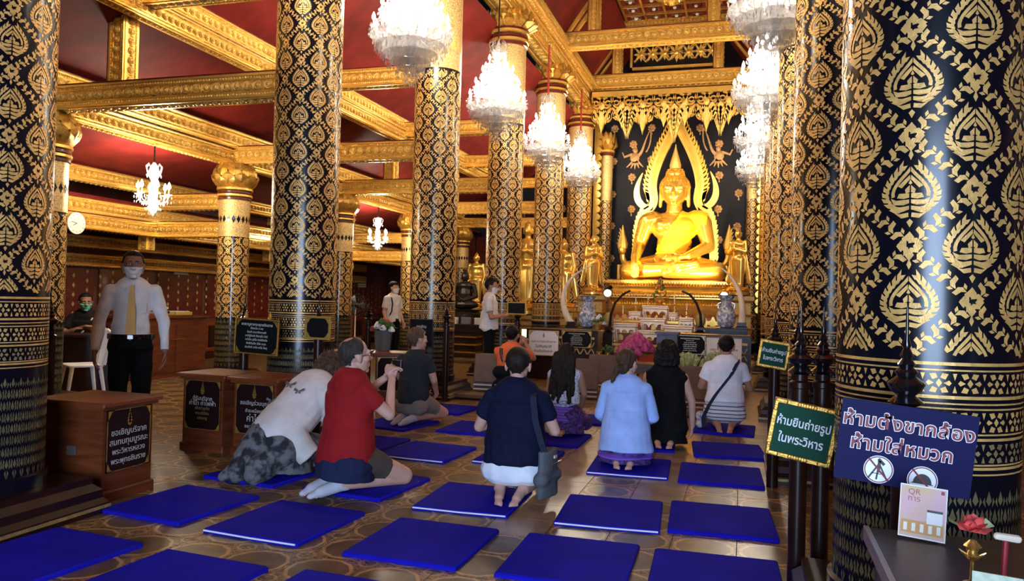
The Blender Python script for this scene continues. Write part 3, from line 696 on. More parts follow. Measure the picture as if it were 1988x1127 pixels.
# presiding image
def presiding():
    t = thing('buddha_statue', 'large gilded seated Buddha in front of the black backdrop', 'statue', (BX, BY, 2.0))
    q = []
    for s in (-1, 1):
        q += [capsule((s*.42, .2, .36), (s*1.14, -.22, .27), .40, .27), capsule((s*1.14, -.26, .25), (s*-.1, -.62, .22+(.10 if s < 0 else 0)), .26, .16), capsule((s*.55, .12, 1.66), (s*.72, .1, 1.62), .25, .24)]
    q += [capsule((.1, -.66, .38), (.62, -.55, .46), .13, .09), capsule((.3, -.66, .40), (.66, -.5, .48), .09, .06)]
    q += [ball((0, .14, .5), (.60, .48, .42), 20, 12), ball((0, .12, .98), (.46, .36, .5), 20, 12), ball((0, .08, 1.45), (.62, .40, .42), 20, 12), ball((0, .08, 1.66), (.58, .34, .22), 20, 12),
          ball((-.26, -.2, 1.48), (.26, .16, .18), 12, 8), ball((.26, -.2, 1.48), (.26, .16, .18), 12, 8), capsule((0, .06, 1.75), (0, .0, 2.12), .23, .20)]
    q += [capsule((-.74, .1, 1.60), (-.93, .14, .98), .235, .18), capsule((-.93, .14, .98), (-.95, -.42, .62), .18, .13), capsule((-.95, -.42, .62), (-.92, -.66, .40), .12, .11)]
    for k in range(4): q.append(capsule((-1.01+.06*k, -.68, .40), (-.99+.055*k, -.76, .06+.03*abs(k-1.5)), .042, .030))
    q.append(capsule((-.82, -.58, .48), (-.76, -.68, .26), .045, .032))
    q += [capsule((.74, .1, 1.60), (.90, .10, .96), .235, .18), capsule((.90, .10, .96), (.42, -.46, .66), .18, .12), capsule((.42, -.46, .66), (.12, -.58, .60), .11, .10, sq=.7)]
    for k in range(4): q.append(capsule((.12, -.50-.065*k, .60), (-.24+.03*abs(k-1.5), -.53-.06*k, .58), .042, .03))
    q.append(capsule((.2, -.58, .66), (.04, -.62, .74), .042, .03))
    # head
    q += [ball((0, -.06, 2.40), (.335, .36, .40), 22, 14), ball((0, -.14, 2.22), (.26, .27, .22), 16, 10), capsule((0, -.40, 2.46), (0, -.46, 2.30), .03, .055), ball((0, -.40, 2.29), (.085, .05, .04)),
          capsule((-.09, -.385, 2.18), (.09, -.385, 2.18), .026, .026), capsule((-.06, -.375, 2.14), (.06, -.375, 2.14), .026, .026), ball((0, -.36, 2.05), (.1, .06, .06))]
    for s in (-1, 1): q += [capsule((s*.345, .0, 2.50), (s*.37, -.02, 2.02), .06, .05, sq=1.4), capsule((s*.22, -.355, 2.48), (s*.05, -.40, 2.47), .022, .024), capsule((s*.21, -.36, 2.385), (s*.08, -.385, 2.375), .036, .03)]
    me = blob('body', q, .026, 'gold_buddha', 3, .5); link('body', me, t)
    link('sash', shell(me, lambda c, n: c.z > .74 and c.y < .34 and c.x > .06-.60*(1.65-c.z)/.89 and c.x < (.86 if c.z > 1.5 else .30+.42*(c.z-.74)/.76) and c.z < 1.92 and not (c.y < -.36 and c.z < 1.0), .022, 'sash', 'sash'), t, label='bright yellow diagonal sash')
    h = MB()
    h.add(ball((0, .02, 2.50), (.375, .40, .37), 24, 12), 'gold_buddha'); h.add(ball((0, .04, 2.86), (.23, .24, .22), 18, 10), 'gold_buddha')
    for j in range(8):
        z = 2.50+.045*j; rr = .385*math.cos(math.asin(min(.99, (z-2.50)/.37)))
        n = max(6, int(2*PI*rr/.085))
        for k in range(n):
            a = 2*PI*(k+.5*(j % 2))/n; y = .02+rr*1.06*math.sin(a); x = rr*math.cos(a)
            if y < -.22 and z < 2.68: continue
            h.add(ball((x, y, z), .036, 6, 4), 'gold_buddha')
    for j in range(4):
        z = 2.84+.05*j; rr = .235*math.cos(math.asin((z-2.84)/.24))
        for k in range(12): a = 2*PI*(k+.5*j)/12; h.add(ball((rr*math.cos(a), .04+rr*math.sin(a), z), .033, 6, 4), 'gold_buddha')
    h.build('hair_curls', t, kind='stuff')
    f = MB(); f.add(lathe([(.14, 3.02), (.155, 3.10), (.12, 3.25), (.07, 3.42), (.03, 3.56), (.005, 3.68)], 12), 'gold_carved')
    for k in range(10): a = 2*PI*k/10; f.add(capsule((.12*math.cos(a), .12*math.sin(a), 3.06), (.05*math.cos(a), .05*math.sin(a), 3.45), .03, .008, 6), 'gold_carved', TR(0, .04, 0))
    f.build('flame_finial', t)
    # pedestal
    p = MB()
    prof = [(1.80, -1.10), (1.80, -1.0), (1.68, -.95), (1.74, -.80), (1.80, -.74), (1.66, -.68), (1.54, -.58), (1.62, -.50), (1.76, -.46), (1.76, -.36), (1.62, -.32), (1.46, -.22), (1.52, -.12), (1.66, -.08), (1.66, -.01), (1.5, .02)]
    p.add(squ(prof, 4, .58), 'gold_bright', TR(0, 0, 0)); p.build('pedestal', t)
    lp = MB()
    for z, R, n, hh in ((-.16, 1.56, 44, .14), (-.30, 1.62, 48, -.15), (-.62, 1.60, 50, .14), (-.92, 1.72, 52, .14)):
        for k in range(n):
            for s in (-1,):
                x = -R+2*R*(k+.5)/n; w = R/n*.95; y = -R*.58
                lp.add(([(x-w, y, z), (x+w, y, z), (x+w*.7, y-.05, z+hh*.5), (x, y-.07, z+hh), (x-w*.7, y-.05, z+hh*.5), (x, y-.10, z+hh*.4)], [(0, 1, 5), (1, 2, 5), (2, 3, 5), (3, 4, 5), (4, 0, 5)]), 'gold_bright')
    for k in range(90): x = -1.7+3.4*k/89; lp.add(ball((x, -1.035, -.41), .022, 6, 4), 'red_lacquer' if k % 2 else 'gold_bright')
    lp.build('lotus_petals', t, 0, kind='stuff')
    # naga arch behind the figure
    a = MB(); pts = [(1.02, .55), (1.0, .95), (.98, 1.45), (.86, 1.86), (.66, 2.02), (.58, 2.25), (.63, 2.62), (.56, 3.05), (.38, 3.55), (.17, 3.98), (.02, 4.30)]
    def sm(P, n=40):
        o = []
        for i in range(n+1):
            u = i/n*(len(P)-1); k = min(int(u), len(P)-2); w = u-k; p0, p1, p2, p3 = (Vector(P[max(0, min(len(P)-1, k+d))]) for d in (-1, 0, 1, 2))
            o.append(.5*((2*p1)+(p2-p0)*w+(2*p0-5*p1+4*p2-p3)*w*w+(3*p1-p0-3*p2+p3)*w**3))
        return o
    for s in (-1, 1):
        P = [(s*p[0], p[1]) for p in sm(pts)]
        a.add(ribbon(P, [.085+.0012*i for i in range(41)], .30, .48), 'gold_bright'); a.add(ribbon(P, [.04]*41, .25, .30), 'gold_buddha')
        P2 = [Vector(p) for p in P]
        for i in range(1, 40):                   # row of flame leaves on the outside
            d = (P2[i+1]-P2[i-1]).normalized(); o_ = Vector((d.y, -d.x))*s
            c = P2[i]+o_*.08; l = .23 if i > 18 else .10
            tip = c+o_*l*.75+d*l*.9
            a.add(prism([tuple(c-d*.07), tuple(c+o_*l*.5-d*.01), tuple(tip), tuple(c+d*.07)] if s > 0 else [tuple(c+d*.07), tuple(tip), tuple(c+o_*l*.5-d*.01), tuple(c-d*.07)], .31, .42), 'gold_buddha')
        hp = bez((s*.60, 1.98), (s*1.02, 2.02), (s*1.22, 2.38), (s*.90, 2.98), 14)
        a.add(ribbon(hp, [.085*math.sin(PI*(i+2.2)/16.4)**.8+.004 for i in range(15)], .30, .44), 'gold_bright')
        npts = bez((s*1.02, .6), (s*1.02, .3), (s*1.40, .35), (s*1.42, .75), 10)
        a.add(tube([(p.x, .36, p.y) for p in npts], [.11-.003*i for i in range(11)], 8), 'gold_bright')
        a.add(ball((s*1.42, .34, .85), (.12, .14, .13)), 'gold_bright'); a.add(lathe([(.13, 0), (.15, .12), (.10, .30), (.05, .50), (.005, .66)], 8), 'gold_carved', TR(s*1.42, .36, .90))
        for k in range(5): a.add(capsule((s*1.42, .34, .92+.08*k), (s*(1.42+(.16-.02*k)), .34, 1.06+.1*k), .035, .008, 6), 'gold_carved')
        a.add(tube([(s*1.36, .3, .45), (s*1.38, .3, .22), (s*1.38, .3, .05)], .05, 6), 'gold_bright'); a.add(tube([(s*1.5, .3, .45), (s*1.5, .3, .22), (s*1.5, .3, .05)], .05, 6), 'gold_bright')
    a.add(lathe([(.02, 4.2), (.10, 4.3), (.06, 4.5), (.01, 4.75)], 10), 'gold_carved', TR(0, .36, 0))
    a.build('naga_arch', t)
    b = MB().box(-1.75, 1.75, -1.0, 1.0, -2.0, -.7, 'red_lacquer'); b.build('base_block', t, 0)
    for k in range(18):
        x = -1.7+.2*k; MB().add(prism([(x-.06, -1.9), (x+.06, -1.9), (x+.06, -1.0), (x, -.85), (x-.06, -1.0)], -1.04, -.98), 'gold_bright').build('base_panel', t, 0)
    return t
presiding()
def spot(x, y, z, tx, ty, tz, pw, ang=70, sz=.06, col=(1, .74, .34)):
    l = bpy.data.lights.new('flood_beam', 'SPOT'); l.energy = pw; l.color = col; l.spot_size = rad(ang); l.spot_blend = .6; l.shadow_soft_size = sz
    o = bpy.data.objects.new('flood_beam', l); COL.objects.link(o); o.location = (x, y, z)
    o.rotation_euler = (Vector((tx, ty, tz))-Vector((x, y, z))).to_track_quat('-Z', 'Y').to_euler(); return o
mat('lamp_face', (1, .88, .6), .5, emit=25); MT['lamp_face'].cycles.emission_sampling = 'NONE'
for s, l in ((-1, 'small bright floodlight under the left end of the Buddha pedestal'), (1, 'small bright floodlight under the right end of the Buddha pedestal')):
    p = Vector((BX+s*1.38, 18.9, 1.62)); t = thing('floodlight', l, 'floodlight', p)
    b = MB(); b.box(-.10, .10, -.03, .06, -.07, .09, 'black'); b.build('housing', t)
    MB().add(lathe([(.001, .0), (.075, .005), (.085, .02)], 12), 'lamp_face', TR(0, -.03, .01, rx=rad(90))).build('lens', t)
    MB().box(-.012, .012, 0, .03, -1.62, -.07, 'black').build('stand', t)
    spot(p.x, p.y+.1, p.z+.15, BX, BY, 3.6, FLOOD)
# backdrop: stencilled flowers and flying deities
fm = MB()
for k in range(7):
    a = 2*PI*k/7; fm.add(ball((.075*math.cos(a), 0, .075*math.sin(a)), (.045, .012, .045), 8, 4), 'gold_dull')
fm.add(ball((0, -.01, 0), (.04, .014, .04), 8, 4), 'gold_dull'); fm.add(prism([(-.02, -.2), (.02, -.2), (.01, -.1), (-.01, -.1)], -.005, .008), 'gold_dull')
mat('gold_dull', (.50, .27, .10), .5, .4, var=.3, vs=20)
flower = fm
MFL = fm.mesh('stencil_flower')
for zx, zy in ((235, 50), (415, 45), (650, 45), (228, 208), (325, 125), (412, 200), (645, 200), (743, 122), (318, 285), (743, 275), (222, 368), (405, 355), (640, 350), (315, 440), (737, 440), (838, 362), (217, 522), (830, 525), (215, 680), (740, 590)):
    p = onY(1100+zx*.399, 230+zy*.399, 22.38); link('stencil_flower', MFL, wf, TR(p.x, p.y, p.z))
for x, y in ((1018, 408), (1015, 470), (1092, 405), (962, 430)):
    p = onY(x, y, 22.38); link('stencil_flower', MFL, wf, TR(p.x, p.y, p.z))
for zx, zy, s in ((335, 190, 1), (738, 180, -1)):
    p = onY(1100+zx*.399, 230+zy*.399, 22.37); b = MB()
    b.add(ball((-.02*s, 0, .0), (.14, .02, .16), 10, 5), 'gold_dull'); b.add(ball((.0, -.01, .2), (.07, .02, .08), 8, 5), 'gold_dull'); b.add(prism([(-.05, .24), (.05, .24), (.0, .42)], -.01, .01), 'gold_dull')
    b.add(ribbon(bez((0, .0), (.25*s, .1), (.2*s, .4), (.42*s, .82), 10), [.05-.004*i for i in range(11)], -.012, .012), 'gold_dull')
    b.add(ribbon(bez((.3*s, .15), (.42*s, .3), (.45*s, .55), (.42*s, .82), 8), .02, -.012, .012), 'gold_dull')
    for k in range(5): b.add(ribbon([(0, -.05), (s*(-.25+.12*k), -.34+.03*abs(k-2))], [.05, .01], -.012, .012), 'gold_dull')
    b.add(ribbon([(-.1*s, .1), (-.32*s, .02), (-.38*s, .16)], [.035, .03, .015], -.012, .012), 'gold_dull')
    b.build('flying_deity', wf, T=TR(p.x, p.y, p.z))
# pilasters and scalloped gilded strips beside the backdrop
for s, lab in ((-1, 'slim gold pilaster at the left edge of the black backdrop'), (1, 'slim gold pilaster at the right edge of the black backdrop')):
    x = BX+s*2.02; t = thing('pilaster', lab, 'pilaster', (x, 21.95, 0))
    b = MB(); b.add(lathe([(.18, 0), (.18, 5.6)], 20), 'lacquer'); b.add(lathe([(.181, 4.3), (.181, 5.6)], 20), 'gold_fine'); b.build('shaft', t)
    p = MB(); field(p, .1825, .4, 4.3, 8, .3); p.build('gold_leaf_pattern', t, 0, kind='stuff')
    c = MB(); lotus(c, .18, .24, 5.75, 6.25, 10, 'gold'); c.add(lathe([(.19, 5.58), (.22, 5.6), (.22, 5.65), (.19, 5.67)], 16), 'lacquer_red'); c.add(lathe([(.19, 5.67), (.23, 5.69), (.23, 5.74), (.19, 5.76)], 16), 'gold_bright'); c.build('lotus_capital', t)
    x2 = BX+s*2.27; g = MB(); g.box(x2-.05, x2+.05, 21.6, 21.72, .3, 6.9, 'gold_bright')
    for k in range(26):
        z = 1.2+.21*k; g.add(prism([(x2-s*.05, z), (x2-s*.13, z+.03), (x2-s*.16, z+.12), (x2-s*.10, z+.19), (x2-s*.05, z+.2)][::s], 21.6, 21.72), 'gold_bright')
    g.build('scalloped_strip', t, 0, T=Matrix.Translation((-x, -21.95, 0)))
# carved valance hanging under the last tie beam
v = MB(); y0, y1 = 20.30, 20.38
def spiral(cx, cz, r, turns, a0, s, w): return ribbon([(cx+s*r*(1-.75*i/18)*math.cos(a0+turns*2*PI*i/18), cz+r*(1-.75*i/18)*math.sin(a0+turns*2*PI*i/18)) for i in range(19)], [w*(1-.4*i/18) for i in range(19)], y0, y1)
W = 4.35; x0 = BX-W/2; nU = 8
v.box(x0, x0+W, y0, y1, 6.86, 7.0, 'gold_bright')
mat('valance_shadow', (.03, .015, .006), .6)
for i in range(nU):
    cx = x0+(i+.5)*W/nU; h = W/nU/2; drop_ = .18 if i in (2, 5) else (.12 if i in (0, 7) else 0)
    for s in (-1, 1):
        v.add(spiral(cx+s*h*.52, 6.68, .17, 1.25, PI/2, s, .026), 'gold_bright'); v.add(spiral(cx+s*h*.5, 6.40-drop_*.5, .14, 1.1, -PI/2, s, .024), 'gold_bright')
        v.add(ribbon(bez((cx, 6.86), (cx+s*h*.2, 6.6), (cx+s*h*.9, 6.5), (cx+s*h, 6.86), 8), .022, y0, y1), 'gold')
        v.add(ribbon(bez((cx+s*h, 6.55), (cx+s*h*.6, 6.5), (cx+s*h*.4, 6.3), (cx, 6.12-drop_), 8), [.03]*9, y0-.01, y1), 'gold_bright')
        for k in range(4): v.add(prism([(cx+s*h*(.2+.2*k)-.05, 6.42-.03*k), (cx+s*h*(.2+.2*k), 6.30-.05*(3-k)-drop_*.6), (cx+s*h*(.2+.2*k)+.05, 6.42-.03*k), (cx+s*h*(.2+.2*k), 6.52)], y0, y1-.02), 'gold_carved')
    v.add(ball((cx, y0, 6.62), (.09, .05, .11), 8, 5), 'gold_carved'); v.add(prism([(cx-.09, 6.3), (cx, 6.0-drop_), (cx+.09, 6.3), (cx, 6.5)], y0-.02, y1), 'gold_carved')
for px in (BX-1.22, BX, BX+1.16):               # three long pendants
    L_ = .62 if px != BX else .75
    for j in range(7):
        z = 6.5-L_*j/6*1.0; w = .26*(1-j/6.6)+.02
        for s in (-1, 0, 1): v.add(prism([(px+s*w*.75-w*.3, z), (px+s*w*.75, z-.16), (px+s*w*.75+w*.3, z), (px+s*w*.75, z+.1)], y0-.03, y1), 'gold_carved')
v.build('trim_1', kind='structure', smooth=20)
# gable panel with floral carving over the last tie beam
g = MB(); yy = 20.62
g.box(-3.0, -.58, yy, yy+.05, 7.62, 8.42, 'lacquer'); 
for x in (-3.0, -.64): g.box(x, x+.06, yy-.08, yy, 7.6, 8.45, 'gold_bright')
for z in (7.6, 8.38): g.box(-3.0, -.58, yy-.08, yy, z, z+.07, 'gold_bright')
for i in range(7):
    cx = -2.72+.31*i*1.0; big = 1.35 if i == 3 else 1
    for k in range(8): a = 2*PI*k/8; g.add(prism([(cx+.03*math.cos(a+1.2), 8.02+.03*math.sin(a+1.2)), (cx+.11*big*math.cos(a-.3), 8.02+.11*big*math.sin(a-.3)), (cx+.19*big*math.cos(a), 8.02+.19*big*math.sin(a)), (cx+.11*big*math.cos(a+.3), 8.02+.11*big*math.sin(a+.3))][::-1], yy-.05, yy+.01), 'gold_carved')
    g.add(ball((cx, yy-.04, 8.02), (.06, .04, .06), 8, 5), 'gold_bright')
for s in (-1, 1): g.add(ribbon([(-2.9+.1*i, 8.02+s*.19*math.cos(i*PI/3.1)) for i in range(23)], .022, yy-.04, yy), 'gold_bright')
g.build('gable_panel', ceil, 20)
# ---------------------------------------------------------------- statues
def standing(label, px, py_foot, py_top, Y, m='gold_bright', hands='fold', dish=False, back=False, rz=0):
    a, b = onY(px, py_foot, Y), onY(px, py_top, Y); H_ = b.z-a.z
    t = thing('standing_statue', label, 'statue', (a.x, a.y, a.z), rz, 'statues around the altar', H_)
    q = [capsule((-.05, 0, .05), (-.055, 0, .45), .05, .07), capsule((.05, 0, .05), (.055, 0, .45), .05, .07), capsule((0, 0, .06), (0, 0, .45), .09, .10, sq=.7), ball((0, 0, .46), (.115, .08, .09)), ball((0, 0, .60), (.10, .07, .13)), ball((0, 0, .70), (.125, .075, .08)),
         capsule((0, 0, .76), (0, 0, .82), .035, .035), ball((0, -.01, .87), (.052, .06, .07)), ball((0, 0, .925), (.04, .04, .04)), capsule((0, 0, .93), (0, 0, .98), .025, .006)]
    for s in (-1, 1):
        if hands == 'fold': q += [capsule((s*.13, 0, .74), (s*.16, -.02, .58), .036, .03), capsule((s*.16, -.02, .58), (s*.02, -.12, .63), .03, .022), capsule((s*.012, -.12, .61), (s*.012, -.12, .70), .016, .01)]
        else: q += [capsule((s*.13, 0, .74), (s*.165, .0, .56), .036, .03), capsule((s*.165, .0, .56), (s*.15, -.06, .42), .03, .022), capsule((s*.15, -.06, .42), (s*.15, -.07, .36), .022, .012)]
        q += [capsule((s*.05, -.02, .04), (s*.055, -.10, .03), .035, .022), capsule((s*.057, 0, .89), (s*.057, 0, .83), .012, .010)]
    q.append(capsule((.10, 0, .7), (.19, .03, .12), .03, .05, sq=.4)); q.append(capsule((-.10, 0, .7), (-.19, .03, .12), .03, .05, sq=.4))
    link('figure', blob('figure', q, .012, m, 2), t)
    p = MB(); p.add(lathe([(.20, -.10), (.20, -.06), (.16, -.04), (.18, 0), (.15, .02)], 16), m); lotus(p, .14, .18, -.04, .02, 12, m, 1)
    p.build('lotus_base', t); return t
standing('small gilded standing statue behind the man in a white polo', 923, 590, 487, 19.6, hands='down')
standing('tall gilded statue in the gap left of the fifth column', 1022, 592, 425, 19.8, hands='fold')
standing('tall gilded statue in the gap right of the fifth column', 1092, 590, 458, 18.35, hands='down')
standing('gilded disciple statue with folded hands left of the backdrop', 1150, 560, 452, 19.4, hands='fold', rz=.6)
standing('gilded disciple statue right of the Buddha seen from the side', 1432, 560, 438, 19.4, hands='fold', rz=-.6)
def pedestal(px, pyt, Y, w, label, name='statue_pedestal', m='gold_dim'):
    a = onY(px, pyt, Y); t = thing(name, label, 'pedestal', (a.x, a.y, 0), 0, 'statue pedestals'); h = a.z
    MB().add(squ([(w, 0), (w, .1), (w*.8, .16), (w*.75, h*.45), (w*.85, h*.5), (w*.75, h*.55), (w*.72, h-.16), (w*.9, h-.1), (w*.9, h)]), m).build('block', t, 0)
    b = MB()
    for k in range(4): b.add(squ([(w*.95, h*.2*(k+.6)), (w*.97, h*.2*(k+.6)+.03)]), 'gold')
    b.build('mouldings', t, 0)
for a in ((923, 603, 19.6, .35, 'pedestal of the small standing statue'), (1022, 611, 19.8, .4, 'pedestal of the statue left of the fifth column'), (1092, 606, 18.35, .36, 'pedestal of the statue right of the fifth column'), (1150, 573, 19.4, .42, 'carved pedestal of the left disciple statue'), (1432, 575, 19.4, .42, 'carved pedestal of the right disciple statue')): pedestal(*a)
# dark seated bronze
pedestal(902, 618, 17.8, .5, 'dark pedestal under the bronze seated figure', m='wood_dark')
a = onY(902, 600, 17.8); t = thing('seated_bronze', 'dark bronze seated figure beside the third column', 'statue', (a.x, a.y, a.z))
q = [ball((0, 0, .12), (.36, .26, .13)), ball((0, .02, .38), (.2, .15, .26)), ball((0, 0, .58), (.23, .13, .1)), ball((0, -.01, .80), (.1, .11, .13)), ball((0, 0, .93), (.05, .05, .05)), capsule((0, 0, .6), (0, 0, .75), .06, .06)]
for s in (-1, 1): q += [capsule((s*.23, 0, .58), (s*.29, 0, .32), .06, .05), capsule((s*.29, 0, .32), (s*.05, -.22, .22), .05, .04)]
link('figure', blob('figure', q, .015, 'bronze_dark', 2), t); MB().add(lathe([(.42, -.2), (.42, -.1), (.36, -.05), (.40, 0)], 20), 'bronze_dark').build('base', t)
# ---------------------------------------------------------------- signs
mat('sign_black', (.005, .005, .005), .6, spec=.12)
mat('sign_maroon', (.014, .004, .004), .6, spec=.12)
mat('sign_green', (.004, .06, .03), .6, spec=.15)
mat('sign_blue', (.004, .004, .05), .6, spec=.15)
mat('sign_white', (.80, .76, .75), .6, spec=.2)
mat('ink_white', (.85, .85, .85), .5)
mat('ink_pale', (.50, .46, .40), .5)
mat('ink_red', (.22, .008, .012), .5)
mat('ink_dark', (.03, .02, .02), .5)
mat('ink_brown', (.30, .10, .07), .5)
def corners(parent, w, h, y, s, m, T=None):      # curled gold corner ornaments, one part each
    for sx in (-1, 1):
        for sz in (-1, 1):
            P = [(sx*(w/2), sz*(h/2)), (sx*(w/2-s), sz*(h/2)), (sx*(w/2-s*.55), sz*(h/2-s*.3)), (sx*(w/2-s*.35), sz*(h/2-s*.7)), (sx*(w/2), sz*(h/2-s*1.2))]
            if sx*sz > 0: P = P[::-1]
            MB().add(prism(P[::-1], y-.002, y), m).build('corner_ornament', parent, 0, T)
def emblem(parent, x, y, z, s, m='gold'):
    b = MB()
    for k, (w, zz) in enumerate(((.5, -.5), (.62, -.25), (.5, 0), (.34, .25), (.16, .5))): b.add(prism([(-w*s*.5, zz*s), (0, zz*s-.2*s), (w*s*.5, zz*s), (0, (zz+.42)*s)], -.002, 0), m)
    b.build('emblem', parent, 0, T=TR(x, y, z))
def sign(label, c, w, h, rz=0, ry=0, rx=0, panel='sign_black', frame='gold', fw_=.012, lines=(), orn=0, em=None, cat='sign', name='sign_board', t=.012, rim=.008, top=None):
    o = thing(name, label, cat, c, 0, None); o.rotation_euler = (rx, ry, rz)
    MB().box(-w/2, w/2, 0, t, -h/2, h/2, panel).build('panel', o, 0)
    if frame:
        b = MB()
        for x0_, x1_, z0_, z1_ in ((-w/2-fw_, w/2+fw_, h/2, h/2+fw_), (-w/2-fw_, w/2+fw_, -h/2-fw_, -h/2), (-w/2-fw_, -w/2, -h/2, h/2), (w/2, w/2+fw_, -h/2, h/2)): b.add(bbox(x0_, x1_, z0_, z1_, -rim, t, .003), frame, Matrix(((1, 0, 0, 0), (0, 0, -1, 0), (0, 1, 0, 0), (0, 0, 0, 1))) @ Matrix.Translation((0, 0, 0)))
        b.build('frame', o, 20)
    if orn: corners(o, w*.97, h*.97, -.0005, orn, frame or 'gold')
    if em: emblem(o, 0, -.001, em[0]*h, em[1])
    for (s_, z_, sz, m_, *wd_) in lines: text(o, s_, 0, -.0015, z_*h, sz, m_, offset=sz*.018, wide=wd_[0] if wd_ else 1)
    return o
KATHA = ['คาถาบูชาพระพุทธชินราช', 'ตั้งนะโม ๓ จบ', 'อิเมหิ นานาสักกาเรหิ', 'อะภิปูชิเตหิ ทีฆายุโก โหมิ', 'อะโรโค สุขิโต สิทธิกิจจัง', 'สิทธิกัมมัง ปิยัง มะมะ', 'ประสิทธิ ลาโภ ชะโย โหตุ']
def katha(h, m): return [(s, .36-.115*i, h*(.115 if i == 0 else .085), m) for i, s in enumerate(KATHA)]
c = onY(498, 653, 6.285)
o = sign('black framed prayer board left of the small gold-framed notice', c, .45, .31, 0, rad(2), panel='sign_black', frame='gold', lines=katha(.31, 'ink_pale'), orn=.05)
for x in (-.13, .13): MB().add(lathe([(.012, 0), (.022, .012), (.012, .02), (.016, .03), (.004, .07)], 10), 'gold_bright').build('finial', o, T=TR(x, .006, .165))
sign('small black notice in a thick gold frame beside the second column', onY(617, 636, 6.295), .225, .175, 0, rad(1), frame='gold_bright', fw_=.02, orn=.04)
sign('small black plaque in a thin gold frame above the orange shirt', onY(1003, 598, 11.6), .27, .16, 0, 0, frame='gold_bright', fw_=.02)
sign('dark scalloped plaque with faint lettering right of the flower vase', onY(818, 646, 9.98), .30, .36, .2, 0, frame='wood_dark', fw_=.015, lines=[('ขอเชิญ', .25, .05, 'ink_pale'), ('ทำบุญ', .05, .05, 'ink_pale'), ('บูชา', -.15, .05, 'ink_pale')])
ALT = 13.35
def hung(px0, px1, py0, py1, label, panel, frame, lines, **k):
    a, b = onY(px0, py0, ALT), onY(px1, py1, ALT); w, h = b.x-a.x, a.z-b.z
    return sign(label, ((a.x+b.x)/2, ALT, (a.z+b.z)/2), w, h, panel=panel, frame=frame, lines=lines(h), **k)
WL = lambda h: [('ขอความกรุณาถ่ายภาพ', .06, h*.12, 'ink_brown'), ('ไม่เกิน๕นาที', -.14, h*.15, 'ink_dark'), ('ห้ามยืนถ่ายภาพ', -.34, h*.13, 'ink_red')]
hung(1028, 1083, 641, 690, 'white notice with red lettering beside the orange shirted person', 'sign_white', 'gold', WL, orn=.07, em=(.33, .06))
hung(1092, 1147, 642, 674, 'black prayer board right of the left white notice', 'sign_black', 'gold', lambda h: katha(h, 'ink_pale'), orn=.06)
hung(1311, 1368, 651, 687, 'black prayer board with bright white lettering right of the altar', 'sign_black', 'cream', lambda h: katha(h, 'ink_white'), orn=.06)
hung(1373, 1438, 656, 708, 'white notice board partly hidden by the head of the man in white', 'sign_white', 'cream', WL, orn=.08)
# ---------------------------------------------------------------- turned fence posts around the columns
pm = MB()
pm.add(lathe([(.042, 0), (.042, 1.0), (.05, 1.005), (.05, 1.03), (.036, 1.04), (.036, 1.07)], 14), 'wood_dark')
fin = MB(); fin.add(lathe([(.03, 1.07), (.058, 1.085), (.03, 1.11), (.05, 1.125), (.062, 1.15), (.03, 1.175), (.038, 1.19), (.022, 1.205), (.03, 1.215), (.016, 1.235), (.022, 1.245), (.011, 1.27), (.014, 1.28), (.006, 1.31), (.004, 1.40), (.001, 1.42)], 14), 'black_gloss')
PMe, FMe = pm.mesh('shaft'), fin.mesh('finial')
def fpost(x, y, label):
    t = thing('fence_post', label, 'post', (x, y, 0), 0, 'turned fence posts'); link('shaft', PMe, t); link('finial', FMe, t); return t
P_ = {}
for k, (px, Y, l) in dict(a=(1556, 4.085, 'dark turned post carrying the large green sign'), b=(1600, 4.15, 'dark turned post between the green sign and the huge column'), c=(1762, 2.93, 'dark turned post behind the blue sign'),
        d=(1506, 6.365, 'dark turned post carrying the small far green sign'), e=(98, 4.74, 'dark turned post beside the leftmost column'), f=(476, 6.36, 'dark turned post behind the black prayer board'), g=(620, 6.37, 'dark turned post behind the head of the man in red'),
        h=(716, 9.86, 'dark turned post left of the flower vase'), i=(868, 9.86, 'dark turned post in front of the third tall column'), j=(1550, 6.34, 'dark turned post in front of the second column from the right')).items():
    p = onY(px, 600, Y); P_[k] = fpost(p.x, p.y, l)
fpost(onY(1003, 640, 11.66).x, 11.70, 'dark turned post carrying the small black plaque')
def ornate(label, px0, py0, px1, py1, Yc, w, h, rz, ry):
    c = onY((px0+px1)/2, (py0+py1)/2, Yc)
    o = sign(label, c, w, h, rz, ry, panel='sign_green', frame='gold', fw_=.022, rim=.014, lines=[('ห้ามยืนถ่ายรูป', .15, h*.24, 'ink_white', .80), ('ในพระวิหาร', -.20, h*.25, 'ink_white', .80)])
    b = MB()
    for sx in (-1, 1):
        for sz in (-1, 1):
            for k in range(5): b.add(ball((sx*(w/2+.01-.014*k*.7), -.016, sz*(h/2+.01)), (.012, .008, .012), 6, 4), 'gold'); b.add(ball((sx*(w/2+.01), -.016, sz*(h/2+.01-.014*k*.7)), (.012, .008, .012), 6, 4), 'gold')
    for k in range(7): b.add(ball(((k-3)*.012, -.016, -h/2-.01), (.010, .008, .012), 6, 4), 'gold'); b.add(ball(((k-3)*.012, -.016, h/2+.01), (.010, .008, .012), 6, 4), 'gold')
    b.build('frame_carving', o, kind='stuff'); return o
ornate('large green sign in an ornate gold frame left of the blue sign', 1500, 765, 1615, 912, 4.015, .260, .238, rad(-3), rad(9.5))
ornate('small far green sign in a gold frame on a dark post', 1482, 660, 1522, 716, 6.295, .182, .168, rad(-4), rad(8))
